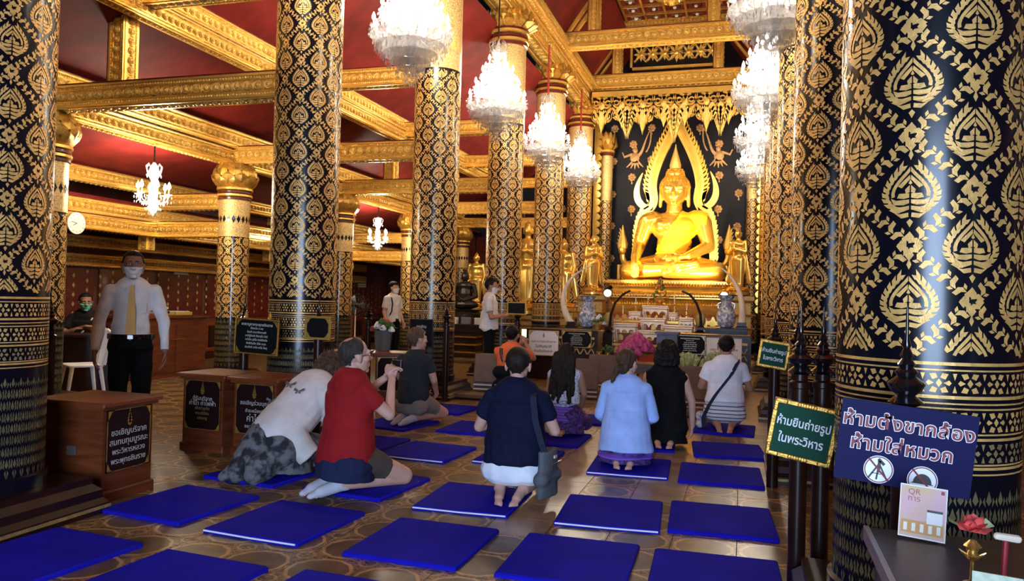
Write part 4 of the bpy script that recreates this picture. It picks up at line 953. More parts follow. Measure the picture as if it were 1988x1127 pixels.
# blue prohibition sign with two pictograms
c = onY(1757, 868, 2.874); bs = sign('blue sign with red Thai lettering and two prohibition pictograms', c, .418, .275, 0, rad(5.6), panel='sign_blue', frame=None, t=.006)
for s_, z_, x_ in (('ห้ามตั้งขากล้อง', .070, .0), ('ห้ามใส่หมวก', -.008, -.012)):
    for m_, off, y_ in (('ink_white', .0036, -.001), ('ink_red', .0013, -.0026)):
        link('lettering', text_mesh(s_, .061, m_, offset=off, extrude=.0004, sp=1.09), bs, TR(x_, y_, z_, rx=PI/2))
def disc(mb, cx, cz, r, y, m, n=28): mb.add(([(cx+r*math.cos(2*PI*k/n), y, cz+r*math.sin(2*PI*k/n)) for k in range(n)], [tuple(range(n))]), m)
for cx, cz, kind in ((-.072, -.088, 'tripod'), (.064, -.100, 'hat')):
    b = MB(); disc(b, cx, cz, .047, -.0008, 'ink_white'); disc(b, cx, cz, .0445, -.0012, 'ink_red'); disc(b, cx, cz, .041, -.0016, 'ink_white')
    if kind == 'tripod':
        for dx in (-.030, -.004, .030): b.add(ribbon([(cx, cz+.020), (cx+dx, cz-.034)], .0028, -.0026, -.0018), 'ink_dark')
        b.add(ribbon([(cx-.02, cz-.014), (cx+.02, cz-.014)], .0012, -.0026, -.0018), 'ink_dark'); b.add(ribbon([(cx, cz+.03), (cx, cz-.01)], .005, -.0027, -.0018), 'ink_dark'); b.add(ribbon([(cx-.004, cz+.036), (cx+.016, cz+.018)], .005, -.0027, -.0018), 'ink_dark')
    else:
        b.add(prism([(cx-.036, cz-.012)]+[(cx-.028*math.cos(PI*k/10), cz-.008+.030*math.sin(PI*k/10)) for k in range(11)]+[(cx+.036, cz-.012)], -.0026, -.0018), 'ink_dark')
    b.add(ribbon([(cx-.034, cz+.034), (cx+.034, cz-.034)], .003, -.0032, -.0026), 'ink_red'); b.build('pictogram', bs, 0)
# ---------------------------------------------------------------- right foreground table and what stands on it
mat('table_top', (.065, .038, .026), .35, var=.5, vs=6, c2=(.03, .017, .012))
mat('card_pink', (.62, .34, .40), .5, c2=(.60, .38, .20), vs=9, thr=(.4, .6))
mat('card_orange', (.55, .25, .05), .5); mat('metal_trim', (.45, .40, .36), .35, .8)
a = onz(1684, 1022, .70); d1 = (onz(1735, 1127, .70)-a).normalized()
t = thing('side_table', 'dark counter with a metal edge strip in the right foreground', 'table', (a.x, a.y, 0), math.atan2(-d1.x, -d1.y)*-1+0)
t.rotation_euler = (0, 0, math.atan2(d1.x, -d1.y))
b = MB(); b.add(bbox(0, 1.3, -1.25, 0, .665, .70, .004), 'table_top'); b.build('top', t)
MB().box(-.012, .004, -1.25, 0, .66, .704, 'metal_trim').build('edge_strip', t, 0)
b = MB(); b.box(.02, .05, -1.2, -.03, 0, .665, 'wood_dark'); b.box(.02, 1.28, -.05, -.03, 0, .665, 'wood_dark'); b.build('side_panels', t, 0)
c = onz(1788, 1046, .7075); t = thing('qr_card', 'pink and orange payment card propped up under the blue sign', 'card', c, rad(-4)); t.rotation_euler = (rad(-8), rad(1.5), rad(-16))
b = MB(); b.box(-.064, .064, 0, .003, 0, .158, 'paper'); b.build('backing', t, 0)
b = MB(); b.box(-.061, .061, -.0006, 0, .004, .154, 'card_pink'); b.build('print', t, 0)
b = MB(); b.box(-.057, .057, -.001, -.0005, .014, .052, 'card_orange'); b.build('orange_band', t, 0)
b = MB(); b.box(.012, .054, -.0012, -.0005, .048, .090, 'paper'); b.box(.012, .054, -.0016, -.0012, .083, .090, 'ink_dark'); b.build('blank_label', t, 0)
b = MB(); b.box(.047, .056, -.0012, -.0005, .140, .150, 'ink_red'); b.build('corner_mark', t, 0)
for s_, z_ in (('QR', .137), ('การ', .117)): text(t, s_, -.025, -.0012, z_, .024, 'ink_brown')
for k in range(5): MB().box(-.050+.0225*k, -.040+.0225*k, -.0014, -.001, .020, .044, 'cream').build('printed_bottle', t, 0)
MB().add(([(-.05, .003, .1), (.05, .003, .1), (.05, .06, 0), (-.05, .06, 0)], [(0, 1, 2, 3)]), 'paper').build('strut', t, 0)
# pink artificial flower in a gilt holder, knobbed stick, banknote box
mat('coral', (.75, .10, .09), .6, var=.3, vs=25)
c = onz(1887, 1135, .701); t = thing('artificial_flower', 'coral pink artificial flower on a gold holder at the right foreground', 'flower', c)
b = MB(); b.add(lathe([(.022, 0), (.022, .006), (.006, .012), (.005, .06), (.016, .075), (.010, .09), (.022, .10), (.008, .115)], 10), 'brass')
for k in range(7): a_ = 2*PI*k/7; b.add(capsule((.008*math.cos(a_), .008*math.sin(a_), .07), (.03*math.cos(a_), .03*math.sin(a_), .085), .005, .002, 5), 'brass')
b.build('holder', t)
for k in range(13):
    a_ = 2.4*k; e = .25+.09*k; u = Vector((math.cos(a_)*math.cos(e), math.sin(a_)*math.cos(e), math.sin(e))); w = u.cross(Vector((0, 0, 1))).normalized(); n_ = u.cross(w); o_ = Vector((0, 0, .135)); l = .042
    q = [o_, o_+u*l*.55+w*.020+n_*.004, o_+u*l+w*.008, o_+u*l*1.12, o_+u*l-w*.008, o_+u*l*.55-w*.020+n_*.004, o_+u*l*.55-n_*.006]
    MB().add(([tuple(x) for x in q]+[tuple(x-n_*.0015) for x in q], [(0, 1, 6), (1, 2, 6), (2, 3, 6), (3, 4, 6), (4, 5, 6), (5, 0, 6), (8, 7, 13), (9, 8, 13), (10, 9, 13), (11, 10, 13), (12, 11, 13), (7, 12, 13)]), 'coral').build('petal', t)
for a_ in (.6, 2.6): MB().add(([(.02, 0, .14), (.055, .012, .165), (.06, -.01, .15), (.02, 0, .139), (.055, .012, .163), (.06, -.01, .148)], [(0, 1, 2), (5, 4, 3)]), 'bud_green', TR(rz=a_)).build('leaf', t)
c = onz(1945, 1160, .701); t = thing('knobbed_stick', 'slim reddish stick with a pale knobbed head at the right edge', 'stick', c); t.rotation_euler = (0, rad(3), .3)
MB().add(lathe([(.007, 0), (.007, .14)], 10), 'coral_dark' if 'coral_dark' in MT else 'ink_red').build('handle', t)
MB().add(capsule((-.022, 0, .150), (.028, 0, .146), .009, .010, 8), 'ivory').build('head', t)
c = onz(1935, 1200, .701); t = thing('banknote_box', 'low clear box holding a pale green banknote at the right corner', 'box', c, -.25)
mat('note_green', (.45, .50, .36), .6, var=.3, vs=40)
MB().box(-.05, .05, -.002, .002, .02, .10, 'note_green').build('banknote', t, 0); MB().box(-.06, .06, -.05, .05, 0, .02, 'metal_trim').build('base', t, 0)
# ---------------------------------------------------------------- donation cabinets
def cabinet(label, x, y, rz, w, d, h, lines, em=True, face='front', group='red donation cabinets'):
    t = thing('donation_cabinet', label, 'cabinet', (x, y, 0), rz, group)
    b = MB(); b.box(-w/2, w/2, -d/2, d/2, .06, h-.05, 'wood'); b.build('body', t, 0)
    b = MB(); b.add(bbox(-w/2-.02, w/2+.02, -d/2-.02, d/2+.02, 0, .07, .01), 'wood'); b.build('plinth', t)
    b = MB(); b.add(bbox(-w/2-.05, w/2+.05, -d/2-.05, d/2+.05, h-.03, h, .008), 'wood'); b.box(-w/2-.025, w/2+.025, -d/2-.025, d/2+.025, h-.055, h-.03, 'wood'); b.build('top', t)
    sw, sh = w*.88, (h-.25); zc = .06+.16+sh/2-.03
    s_ = MB(); s_.box(-sw/2, sw/2, -d/2-.008, -d/2, zc-sh/2, zc+sh/2, 'sign_maroon'); so = s_.build('sign_panel', t, 0)
    f_ = MB(); corners(so, sw, sh, 0, .06, 'gold', TR(0, -d/2-.0085, zc))
    for q in ((-sw/2, sw/2, sh/2-.005, sh/2), (-sw/2, sw/2, -sh/2, -sh/2+.005), (-sw/2, -sw/2+.005, -sh/2, sh/2), (sw/2-.005, sw/2, -sh/2, sh/2)): f_.box(q[0], q[1], -.002, 0, q[2], q[3], 'gold')
    f_.build('gold_border', so, 0, T=TR(0, -d/2-.0085, zc))
    emblem(so, 0, -d/2-.0095, zc+sh*.33, .075, 'gold')
    for i, (s2, sz, m_) in enumerate(lines): text(so, s2, 0, -d/2-.0095, zc+sh*(.12-.155*i if len(lines) < 5 else .13-.10*i), sz, m_)
    return t
lk = cabinet('red donation cabinet nearest the camera by the leftmost column', -4.25, 4.32, PI/2, .44, .52, .66, [('ขอเชิญบริจาค', .058, 'ink_pale'), ('สมทบทุนบูรณะ', .058, 'ink_pale'), ('พระวิหารหลวง', .052, 'ink_pale'), ('พระพุทธชินราช', .052, 'ink_pale')])
MB().box(-.235, -.225, -.05, .02, .30, .36, 'metal_trim').build('hasp', lk, 0)
cabinet('left one of the pair of red donation cabinets', -4.52, 5.98, rad(-4), .44, .42, .68, [('ตู้รับบริจาค', .05, 'ink_pale'), ('ค่าน้ำ ค่าไฟฟ้า', .055, 'ink_pale'), ('เพื่อบำรุงวัด', .035, 'gold_dim'), ('พระศรีรัตน', .035, 'gold_dim'), ('มหาธาตุ', .035, 'gold_dim')])
cabinet('right one of the pair of red donation cabinets behind the bowing woman', -3.97, 5.95, rad(-4), .44, .42, .68, [('ขอเชิญร่วมบุญ', .05, 'ink_pale'), ('ชำระหนี้สงฆ์', .04, 'ink_pale'), ('ค่าไฟ', .08, 'ink_pale'), ('ขออนุโมทนา', .04, 'ink_pale')])
cabinet('far red donation cabinet behind the raised hands of the man in red', -5.08, 9.42, rad(8), .46, .42, .66, [('ขอเชิญบริจาค', .05, 'ink_pale'), ('สมทบทุน', .05, 'ink_pale'), ('บูรณะวัด', .05, 'ink_pale'), ('สาธุ', .05, 'ink_pale')])
cabinet('far red donation cabinet under the glass flower vase', -4.36, 9.30, rad(20), .44, .42, .68, [('ทำบุญ', .05, 'ink_pale'), ('ค่าน้ำ', .05, 'ink_pale'), ('ค่าไฟ', .05, 'ink_pale'), ('สาธุ', .05, 'ink_pale')])
def bouquet(parent, c, r, n, kinds, seed=1, z0=0, leaf=True):
    g = np.random.default_rng(seed)
    for k in range(n):
        a_ = 2.399*k; rr = r*math.sqrt((k+.5)/n); p = Vector((rr*math.cos(a_), rr*math.sin(a_), z0+r*.9*(1-(rr/r)**2)+g.uniform(-.02, .02)))
        b = MB(); m = kinds[k % len(kinds)]; s = r*.30
        b.add(ball(p, (s*.8, s*.8, s), 7, 5), m)
        for j in range(4): t_ = j*PI/2+k; b.add(ball(p+Vector((s*.6*math.cos(t_), s*.6*math.sin(t_), -s*.3)), (s*.55, s*.55, s*.6), 5, 4), m)
        b.add(tube([p*.2+Vector((0, 0, z0*.6)), p], .004, 4), 'leaf'); b.build('flower', parent)
    if leaf:
        for k in range(10):
            a_ = 2*PI*k/10; u = Vector((math.cos(a_), math.sin(a_), .25)); w = Vector((-math.sin(a_), math.cos(a_), 0))*r*.22; o_ = Vector((0, 0, z0))
            q = [o_+u*r*.3, o_+u*r*.9+w, o_+u*r*1.5-Vector((0, 0, r*.2)), o_+u*r*.9-w, o_+u*r*.9+Vector((0, 0, r*.08))]
            MB().add(([tuple(x) for x in q]+[tuple(x-Vector((0, 0, .002))) for x in q], [(0, 1, 4), (1, 2, 4), (2, 3, 4), (3, 0, 4), (6, 5, 9), (7, 6, 9), (8, 7, 9), (5, 8, 9)]), 'leaf').build('leaf', parent)
mat('glassy', (.12, .135, .135), .1, 0, spec=.8, coat=.5)
mat('flower_red', (.55, .05, .05), .6, var=.4, vs=30); mat('flower_white', (.75, .72, .70), .6)
t = thing('flower_vase', 'grey ribbed vase with red and white flowers on a donation cabinet', 'vase', (-4.55, 9.34, .682))
MB().add(lathe([(.09, 0), (.10, .02), (.11, .12), (.12, .24), (.125, .27), (.11, .27), (.10, .04)], 18), 'glassy').build('vessel', t); bouquet(t, None, .14, 14, ['flower_red', 'flower_white', 'leaf'], 3, .28)
# ---------------------------------------------------------------- altar furniture
def counter(label, x0, x1, y0, y1, h, lattice_=True):
    t = thing('altar_counter', label, 'counter', ((x0+x1)/2, (y0+y1)/2, 0)); w, d = (x1-x0)/2, (y1-y0)/2
    MB().add(bbox(-w, w, -d, d, h-.05, h, .01), 'wood_dark').build('top', t)
    MB().box(-w+.04, w-.04, -d+.06, d, 0, h-.05, 'wood_dark').build('body', t, 0)
    MB().box(-w+.02, w-.02, -d+.03, -d+.06, h-.16, h-.12, 'gold').build('gold_rail', t, 0)
    n = int(w*2/.14)
    for k in range(n):
        x = -w+.05+(2*w-.1)*(k+.5)/n; b = MB()
        for s in (-1, 1): b.add(ribbon([(x-s*.06, h-.42), (x+s*.06, h-.20)], .010, -d+.03, -d+.055), 'gold_dim')
        b.add(ball((x, -d+.03, h-.31), .02, 6, 4), 'red_lacquer'); b.build('lattice_cross', t, 0)
    for x in (-w+.03, w-.03): MB().box(x-.03, x+.03, -d, -d+.06, 0, h-.05, 'wood_dark').build('leg', t, 0)
    return t
counter('dark altar counter carrying the left white notice and prayer board', -3.70, -2.40, ALT+.02, 14.0, .90)
counter('dark altar counter carrying the right prayer board and white notice', -1.12, .16, ALT+.02, 14.0, .90)
def plain_table(label, x0, x1, y0, y1, h, m='wood_dark', name='altar_table', group=None):
    t = thing(name, label, 'table', ((x0+x1)/2, (y0+y1)/2, 0), 0, group); w, d = (x1-x0)/2, (y1-y0)/2
    MB().add(bbox(-w, w, -d, d, h-.04, h, .008), m).build('top', t)
    MB().box(-w+.03, w-.03, -d+.03, d-.03, h-.16, h-.04, m).build('apron', t, 0)
    for sx in (-1, 1):
        for sy in (-1, 1): MB().add(squ([(.035, 0), (.03, .1), (.04, h-.04)]), m, TR(sx*(w-.05), sy*(d-.05))).build('leg', t, 0)
    return t
plain_table('dark table under the left blue and white vase and ivory tusk', -3.62, -2.88, 15.3, 16.2, .87)
plain_table('dark table under the right blue and white vase', -.68, .12, 15.3, 16.4, .96)
plain_table('low brown wooden bench in front of the altar', -2.55, -1.25, 12.35, 12.85, .44, 'wood_brown')
vp = [(.10, 0), (.14, .02), (.18, .12), (.19, .24), (.14, .38), (.095, .46), (.09, .52), (.15, .60), (.165, .64), (.14, .64)]
for x, z, l in ((-3.08, .872, 'blue and white porcelain vase left of the altar'), (-.30, .962, 'blue and white porcelain vase right of the altar')):
    t = thing('porcelain_vase', l, 'vase', (x, 15.9, z), 0, 'porcelain vases'); MB().add(lathe(vp, 24), 'porcelain').build('body', t)
    b = MB(); [b.add(tube([(s*.10, 0, .5), (s*.16, 0, .47), (s*.15, 0, .38)], .014, 6), 'porcelain') for s in (-1, 1)]; b.build('handles', t)
    MB().add(lathe([(.166, .635), (.17, .64), (.166, .65), (.15, .65)], 24), 'ink_dark').build('rim', t)
for (x, z), P, l in (((-3.33, .872), bez((0, 0, .0), (-.36, 0, .50), (-.20, 0, 1.0), (.42, 0, 1.22), 16), 'pale ivory tusk on a stand left of the altar'), ((.0, .962), bez((0, 0, .0), (.06, 0, .55), (-.12, 0, .95), (-.48, 0, 1.15), 16), 'pale ivory tusk on a stand right of the altar')):
    t = thing('ivory_tusk', l, 'tusk', (x, 15.5, z), 0, 'ivory tusks')
    MB().add(tube([p+Vector((0, 0, .06)) for p in P], [.075-.0042*i for i in range(17)], 12), 'ivory').build('tusk', t)
    MB().add(squ([(.11, 0), (.11, .03), (.085, .05), (.085, .12)]), 'wood_dark').build('stand', t, 0)
STEP = {16.5: .55, 17.03: .80, 17.7: 1.02}
def gilt_table(label, px0, px1, py, Y, h):
    a, b_ = onY(px0, py, Y), onY(px1, py, Y); w = (b_.x-a.x)/2; zt = a.z; h = zt-STEP[Y]-.001
    t = thing('gilt_altar_table', label, 'altar table', ((a.x+b_.x)/2, Y, zt-h), 0, 'gilt tiered altar tables'); d = .2
    MB().add(squ([(w*.94, h-.09), (w, h-.06), (w*.97, h-.04), (w*1.03, h-.02), (w*1.03, h)], 4, d/w), 'gilt_white').build('top', t, 0)
    b = MB(); n = 3
    for k in range(n):
        x0_, x1_ = -w*.9+1.8*w*k/n, -w*.9+1.8*w*(k+1)/n; xc = (x0_+x1_)/2; r = (x1_-x0_)/2
        b.add(prism([(x0_, h-.09), (x0_, h-.20), (x0_+r*.15, h-.20)]+[(xc-r*.85*math.cos(PI*i/6), h-.20+.07*math.sin(PI*i/6)) for i in range(1, 6)]+[(x1_-r*.15, h-.20), (x1_, h-.20), (x1_, h-.09)], -d*.92, -d*.92+.025), 'gilt_white')
    b.build('carved_apron', t, 0)
    for sx in (-1, 1):
        for sy in (-1, 1): MB().add(tube([(sx*w*.86, sy*d*.85, h-.1), (sx*w*.92, sy*d*.9, h*.5), (sx*w*.80, sy*d*.8, .05), (sx*w*.88, sy*d*.88, .016)], [.035, .03, .022, .03], 6), 'gilt_white').build('leg', t)
    return t
TB = [(1249, 1298, 592, 17.7, .30, 'highest gilt altar table in the middle of the tiers'), (1245, 1293, 616, 17.03, .28, 'gilt altar table just below the highest one'), (1241, 1285, 640, 16.5, .26, 'low front gilt altar table in the middle of the tiers'),
      (1223, 1246, 604, 17.7, .28, 'narrow gilt altar table left of the highest one'), (1193, 1237, 626, 16.5, .40, 'wide gilt altar table at the left of the tiers'), (1300, 1316, 606, 17.7, .28, 'narrow gilt altar table right of the highest one'), (1320, 1346, 616, 17.03, .25, 'whitish gilt altar table at the far right of the tiers'), (1291, 1346, 630, 16.5, .25, 'wide white topped gilt altar table at the right of the tiers')]
for q in TB: gilt_table(q[5], *q[:5])
# stepped red platform that carries the tables
for k, (y0_, y1_, z_) in enumerate(((-.95, -.45, .55), (-.445, .12, .80), (.125, .9, 1.02))):
    t = thing('altar_platform', ['low front', 'middle', 'high rear'][k]+' red and gold step under the gilt altar tables', 'platform', (BX-.08, 17.2, 0))
    MB().box(-.95, .95, y0_, y1_, 0, z_, 'red_lacquer').build('step', t, 0); MB().box(-.96, .96, y0_-.015, y0_, z_-.05, z_, 'gold_bright').build('gold_edge', t, 0)
    for j in range(9): x = -.85+.2125*j; MB().add(prism([(x-.05, z_-.20), (x+.05, z_-.20), (x+.05, z_-.10), (x, z_-.07), (x-.05, z_-.10)], y0_-.012, y0_), 'gold_bright').build('gold_panel', t, 0)
# candlesticks, urn and offering pieces
def stick(label, px, py0, py1, Y, m='brass', candle=True):
    a, b_ = onY(px, py0, Y), onY(px, py1, Y); h = b_.z-a.z; t = thing('candlestick', label, 'candlestick', a, 0, 'altar candlesticks')
    MB().add(lathe([(.05, 0), (.05, .015), (.015, .04), (.022, h*.25), (.012, h*.4), (.03, h*.45), (.012, h*.5)], 10), m).build('stem', t)
    MB().add(lathe([(.011, h*.5), (.011, h)], 8), 'cream').build('candle', t)
for i, (px, a_, b_, Y) in enumerate(((1209, 625.5, 592, 16.5), (1234, 603.5, 578, 17.7), (1309, 605.5, 574, 17.7), (1333, 615.5, 588, 17.03), (1258, 591.5, 572, 17.7), (1262, 615.5, 602, 17.03))):
    stick(['slim candle at the left end of the altar tiers', 'candle on the narrow left altar table', 'tall candle on the narrow right altar table', 'candle on the far right whitish altar table', 'short candle beside the gilt urn', 'small lit-looking candle on the second altar table'][i], px, a_, b_, Y)
a = onY(1281, 591.5, 17.7); t = thing('gilt_urn', 'pyramidal gilt offering urn with dark flowers on the highest table', 'urn', a)
MB().add(lathe([(.10, 0), (.12, .02), (.06, .05), (.14, .12), (.16, .16)], 14), 'brass').build('bowl', t)
for k in range(24): a_ = 2.4*k; z = .16+.018*k; r = .17*(1-k/26); MB().add(ball((r*math.cos(a_), r*math.sin(a_), z), .035, 6, 4), ('brass', 'leaf', 'gold_dim')[k % 3]).build('ornament', t)
def hoop_thing(label, pts, Y):
    P = [onY(*p, Y) for p in pts]; t = thing('bow_ornament', label, 'ornament', P[0]); o = P[0]
    MB().add(tube([p-o for p in P], [.03-.002*i for i in range(len(P))], 8), 'bronze_dark').build('bow', t); MB().add(squ([(.08, 0), (.08, .05), (.04, .08)]), 'wood_dark').build('foot', t, 0)
hoop_thing('dark slender curved bow left of the gilt tables', [(1183, 640), (1186, 610), (1194, 588), (1208, 572), (1224, 563)], 15.95); hoop_thing('dark slender curved bow right of the gilt tables', [(1361, 640), (1360, 610), (1352, 588), (1340, 572), (1324, 564)], 15.95)
for px, l in ((1181, 'small oval carved medallion on a stand left of the tiers'), (1359, 'small oval carved medallion on a stand right of the tiers')):
    a = onY(px, 645, 16.1); t = thing('carved_medallion', l, 'ornament', (a.x, a.y, a.z), 0, 'carved medallions'); MB().add(ball((0, 0, .26), (.11, .04, .17), 12, 8), 'gold_dim').build('oval', t); MB().add(squ([(.10, -a.z), (.10, 0), (.06, .04), (.05, .1)]), 'wood_dark').build('stand', t, 0)
# pink flowers in a bowl, brass pedestal bowl of green buds, greens
a = onY(1236, 684, 13.7); t = thing('flower_bowl', 'bowl of magenta flowers in front of the altar tiers', 'flower bowl', (a.x, a.y, 0))
MB().add(lathe([(.16, 0), (.16, .03), (.05, .08), (.04, a.z-.10), (.12, a.z-.06), (.30, a.z-.01), (.31, a.z+.02), (.28, a.z+.02)], 18), 'brass').build('pedestal_bowl', t); bouquet(t, None, .28, 26, ['pink_flower'], 5, a.z+.02, False)
for px, py, Y, l, r in ((1331, 722, 11.6, 'brass pedestal bowl heaped with pale green lotus buds', .27), (1392, 718, 12.5, 'second bowl of green buds half hidden by the man in white', .22)):
    a = onY(px, py, Y); t = thing('bud_bowl', l, 'flower bowl', (a.x, a.y, 0))
    MB().add(lathe([(.15, 0), (.15, .03), (.07, .06), (.06, .14), (.10, .20), (.06, a.z-.10), (.10, a.z-.06), (.33, a.z-.01), (.34, a.z+.02), (.30, a.z+.02)], 20), 'brass').build('pedestal_bowl', t)
    for k in range(34):
        a_ = 2.399*k; rr = r*math.sqrt((k+.5)/34); p = Vector((rr*math.cos(a_), rr*math.sin(a_), a.z+.06+.16*(1-(rr/r)**2))); u = Vector((rr*math.cos(a_)*.9, rr*math.sin(a_)*.9, .35)).normalized()
        MB().add(capsule(p-u*.08, p+u*.05, .014, .030, 6), 'bud_green').add(capsule(p+u*.05, p+u*.085, .03, .004, 6), 'bud_green').build('bud', t)
for px, py, l in ((1163, 690, 'small brass jar at the left end of the low bench'), (1180, 690, 'little pot of green leaves on the low bench')):
    a = onY(px, py, 12.6); t = thing('small_jar', l, 'jar', (a.x, 12.6, .442)); MB().add(lathe([(.05, 0), (.065, .06), (.05, .13), (.055, .15)], 12), 'brass').build('jar', t)
    if 'green' in l: bouquet(t, None, .09, 7, ['leaf'], 8, .16)
a = onY(1160, 640, 13.8); t = thing('white_orchid', 'small white flowers with green leaves at the end of the left counter', 'flowers', (a.x+.02, 13.7, .902)); MB().add(lathe([(.06, 0), (.08, .1), (.07, .12)], 10), 'brass').build('pot', t); bouquet(t, None, .12, 9, ['flower_white', 'leaf'], 9, .14)
# grey-blue cupboard with cut-out ornament
mat('greyblue', (.10, .10, .16), .5, var=.2)
a, b_ = onY(1285, 640, 13.2), onY(1313, 700, 13.2); t = thing('side_cupboard', 'grey blue side cupboard with a white fleur ornament beside the right prayer board', 'cupboard', ((a.x+b_.x)/2-.02, 13.12, 0)); w = (b_.x-a.x)/2+.04
MB().box(-w, w, -.15, .15, .0, .90, 'greyblue').build('body', t, 0); MB().add(bbox(-w-.03, w+.03, -.18, .18, .90, .94, .008), 'greyblue').build('top', t)
b = MB()
for k in range(3): b.add(ball(((k-1)*.07, -.155, .58+.07*(k == 1)), (.045, .012, .07), 8, 5), 'ink_white')
b.add(ball((0, -.155, .50), (.10, .012, .03), 8, 5), 'ink_white'); b.build('fleur_ornament', t)
# ---------------------------------------------------------------- legless floor chairs and low boards
mat('pad_brown', (.16, .105, .08), .8, var=.2, bump=.2, bs=200); mat('pad_edge', (.62, .60, .60), .5)
def floor_chair(label, px, py, Y=None, rz=0):
    p = onz(px, py); t = thing('floor_chair', label, 'floor chair', p, rz, 'legless floor chairs'); t.rotation_euler = (0, 0, rz)
    for k in range(2):
        MB().add(bbox(-.23, .23, -.20, .22, .01+.065*k, .065+.065*k, .012), 'pad_brown').build('seat_pad', t); MB().box(-.225, .225, -.207, -.2, .028+.065*k, .046+.065*k, 'pad_edge').build('metal_edge', t, 0)
    MB().add(bbox(-.23, .23, -.03, .03, 0, .44, .015), 'pad_brown', TR(0, -.17, .14, rx=rad(-12))).build('backrest', t)
floor_chair('brown legless floor chair right of the long haired woman', 1134, 770); floor_chair('brown legless floor chair behind the ponytail woman', 1172, 757); floor_chair('brown legless floor chair beside the man in the white shirt', 1352, 792); floor_chair('brown legless floor chair partly behind the person in orange', 952, 757, rz=.1)
for px, py, w, l in ((1346, 812, .5, 'low wooden board beside the man in white'), (902, 775, .9, 'low wooden board on the floor left of the navy shirt')):
    p = onz(px, py); t = thing('low_platform', l, 'platform', p); MB().add(bbox(-w/2, w/2, -.02, .34, .03, .075, .006), 'wood_brown').build('top', t); MB().box(-w/2+.03, w/2-.03, 0, .32, 0, .03, 'wood_dark').build('frame', t, 0)
# ---------------------------------------------------------------- kneeling mats
MW, MD = .655, .72
mm = MB().add(bbox(-MW/2, MW/2, -MD/2, MD/2, .001, .026, .008), 'mat_blue').mesh('pad'); pp = MB().add(tube([(-MW/2+.01, -MD/2-.003, .016), (0, -MD/2-.005, .014), (MW/2-.01, -MD/2-.003, .016)], .0055, 6), 'piping_white').mesh('piping')
MATS = [(-3.46, 3.17, -5, 0, 'in the bottom left corner of the picture'), (-2.61, 3.08, -4, 0, 'at the bottom edge, second from the left corner'), (-1.76, 3.08, -2, 0, 'just showing at the bottom edge under the centre'),
    (-3.48, 4.26, -6, 0, 'in front of the nearest donation cabinet'), (-2.63, 4.16, -4, 1, 'with white piping in front of the man in red'), (-1.70, 4.10, -1, 0, 'second row, left of the bottom centre'), (-.85, 4.10, 1, 0, 'at the bottom, right of the centre'), (-.10, 4.09, 2, 0, 'at the bottom right beside the dark post'),
    (-3.49, 5.25, -7, 0, 'under the bowing woman'), (-2.62, 5.20, -6, 0, 'under the man in red'), (-1.75, 5.10, 2, 1, 'under the man in the navy shirt'), (-.80, 5.11, 4, 1, 'with white piping right of the navy shirted man'), (-.10, 5.21, 3, 0, 'empty, second from the front in the right column'),
    (-3.41, 6.62, -3, 0, 'mostly hidden behind the man in red'), (-2.69, 6.50, -4, 1, 'empty with white piping between the red and navy shirts'), (-1.86, 6.62, 0, 1, 'behind the navy shirted man'), (-.88, 6.60, 3, 1, 'under the woman in the light blue shirt'), (-.14, 6.58, 2, 0, 'empty, third from the front in the right column'),
    (-3.60, 7.80, -10, 0, 'under the person in the dark grey shirt'), (-2.70, 7.88, -2, 0, 'left of the navy shirted man, fifth row'), (-1.80, 7.62, 0, 0, 'under the long haired woman'), (-.93, 7.75, 4, 0, 'under the woman in the black dress'), (-.10, 7.71, 5, 0, 'empty, behind the third one in the right column'),
    (-3.52, 9.08, -4, 0, 'far left one beyond the person in dark grey'), (-1.70, 9.05, 1, 0, 'beyond the long haired woman'), (-.97, 9.03, 1, 0, 'beyond the woman in the black dress'), (-.16, 9.03, -2, 0, 'under the man in the white shirt')]
for x, y, r, pi_, l in MATS:
    t = thing('kneeling_mat', 'blue kneeling mat '+l, 'mat', (x, y, 0), rad(r), 'blue kneeling mats'); link('pad', mm, t)
    if pi_: link('piping', pp, t)
# ---------------------------------------------------------------- left aisle furniture
t = thing('service_desk', 'red wooden service desk with books at the left wall', 'desk', (-9.25, 10.5, 0))
MB().box(-.42, .42, -.75, .75, 0, .96, 'wood').build('body', t, 0); MB().add(bbox(-.46, .46, -.79, .79, .96, 1.0, .008), 'wood').build('top', t)
for y in (-.72, -.02): MB().box(.42, .435, y+.04, y+.66, .10, .86, 'wood').build('door', t, 0)
b = MB(); b.add(tube([(.44, -.15, .62), (.47, -.15, .62), (.47, .15, .62), (.44, .15, .62)], .008, 6), 'brass'); b.build('handle', t)
bk = [('ink_red', 'red'), ('paper', 'white'), ('cream', 'cream'), ('sign_blue', 'dark blue'), ('ink_brown', 'brown')]
for k in range(8):
    x, y = -9.0-.02*(k % 3), 10.0+.30*(k % 2); z = 1.002+.035*(k//2)
    t = thing('book', '%s book %s the %s pile on the service desk' % (bk[k % 5][1], ['at the bottom of', 'second in', 'third in', 'on top of'][k//2], ['near', 'far'][k % 2]), 'book', (x, y, z), rad(5*(k % 3))); MB().box(-.10, .10, -.13, .13, .002, .031, 'paper').build('pages', t, 0)
    b = MB(); b.box(-.105, .105, -.135, .135, 0, .003, bk[k % 5][0]); b.box(-.105, .105, -.135, .135, .030, .033, bk[k % 5][0]); b.box(.100, .105, -.135, .135, 0, .033, bk[k % 5][0]); b.build('cover', t, 0)
mat('tray_yellow', (.50, .36, .06), .5)
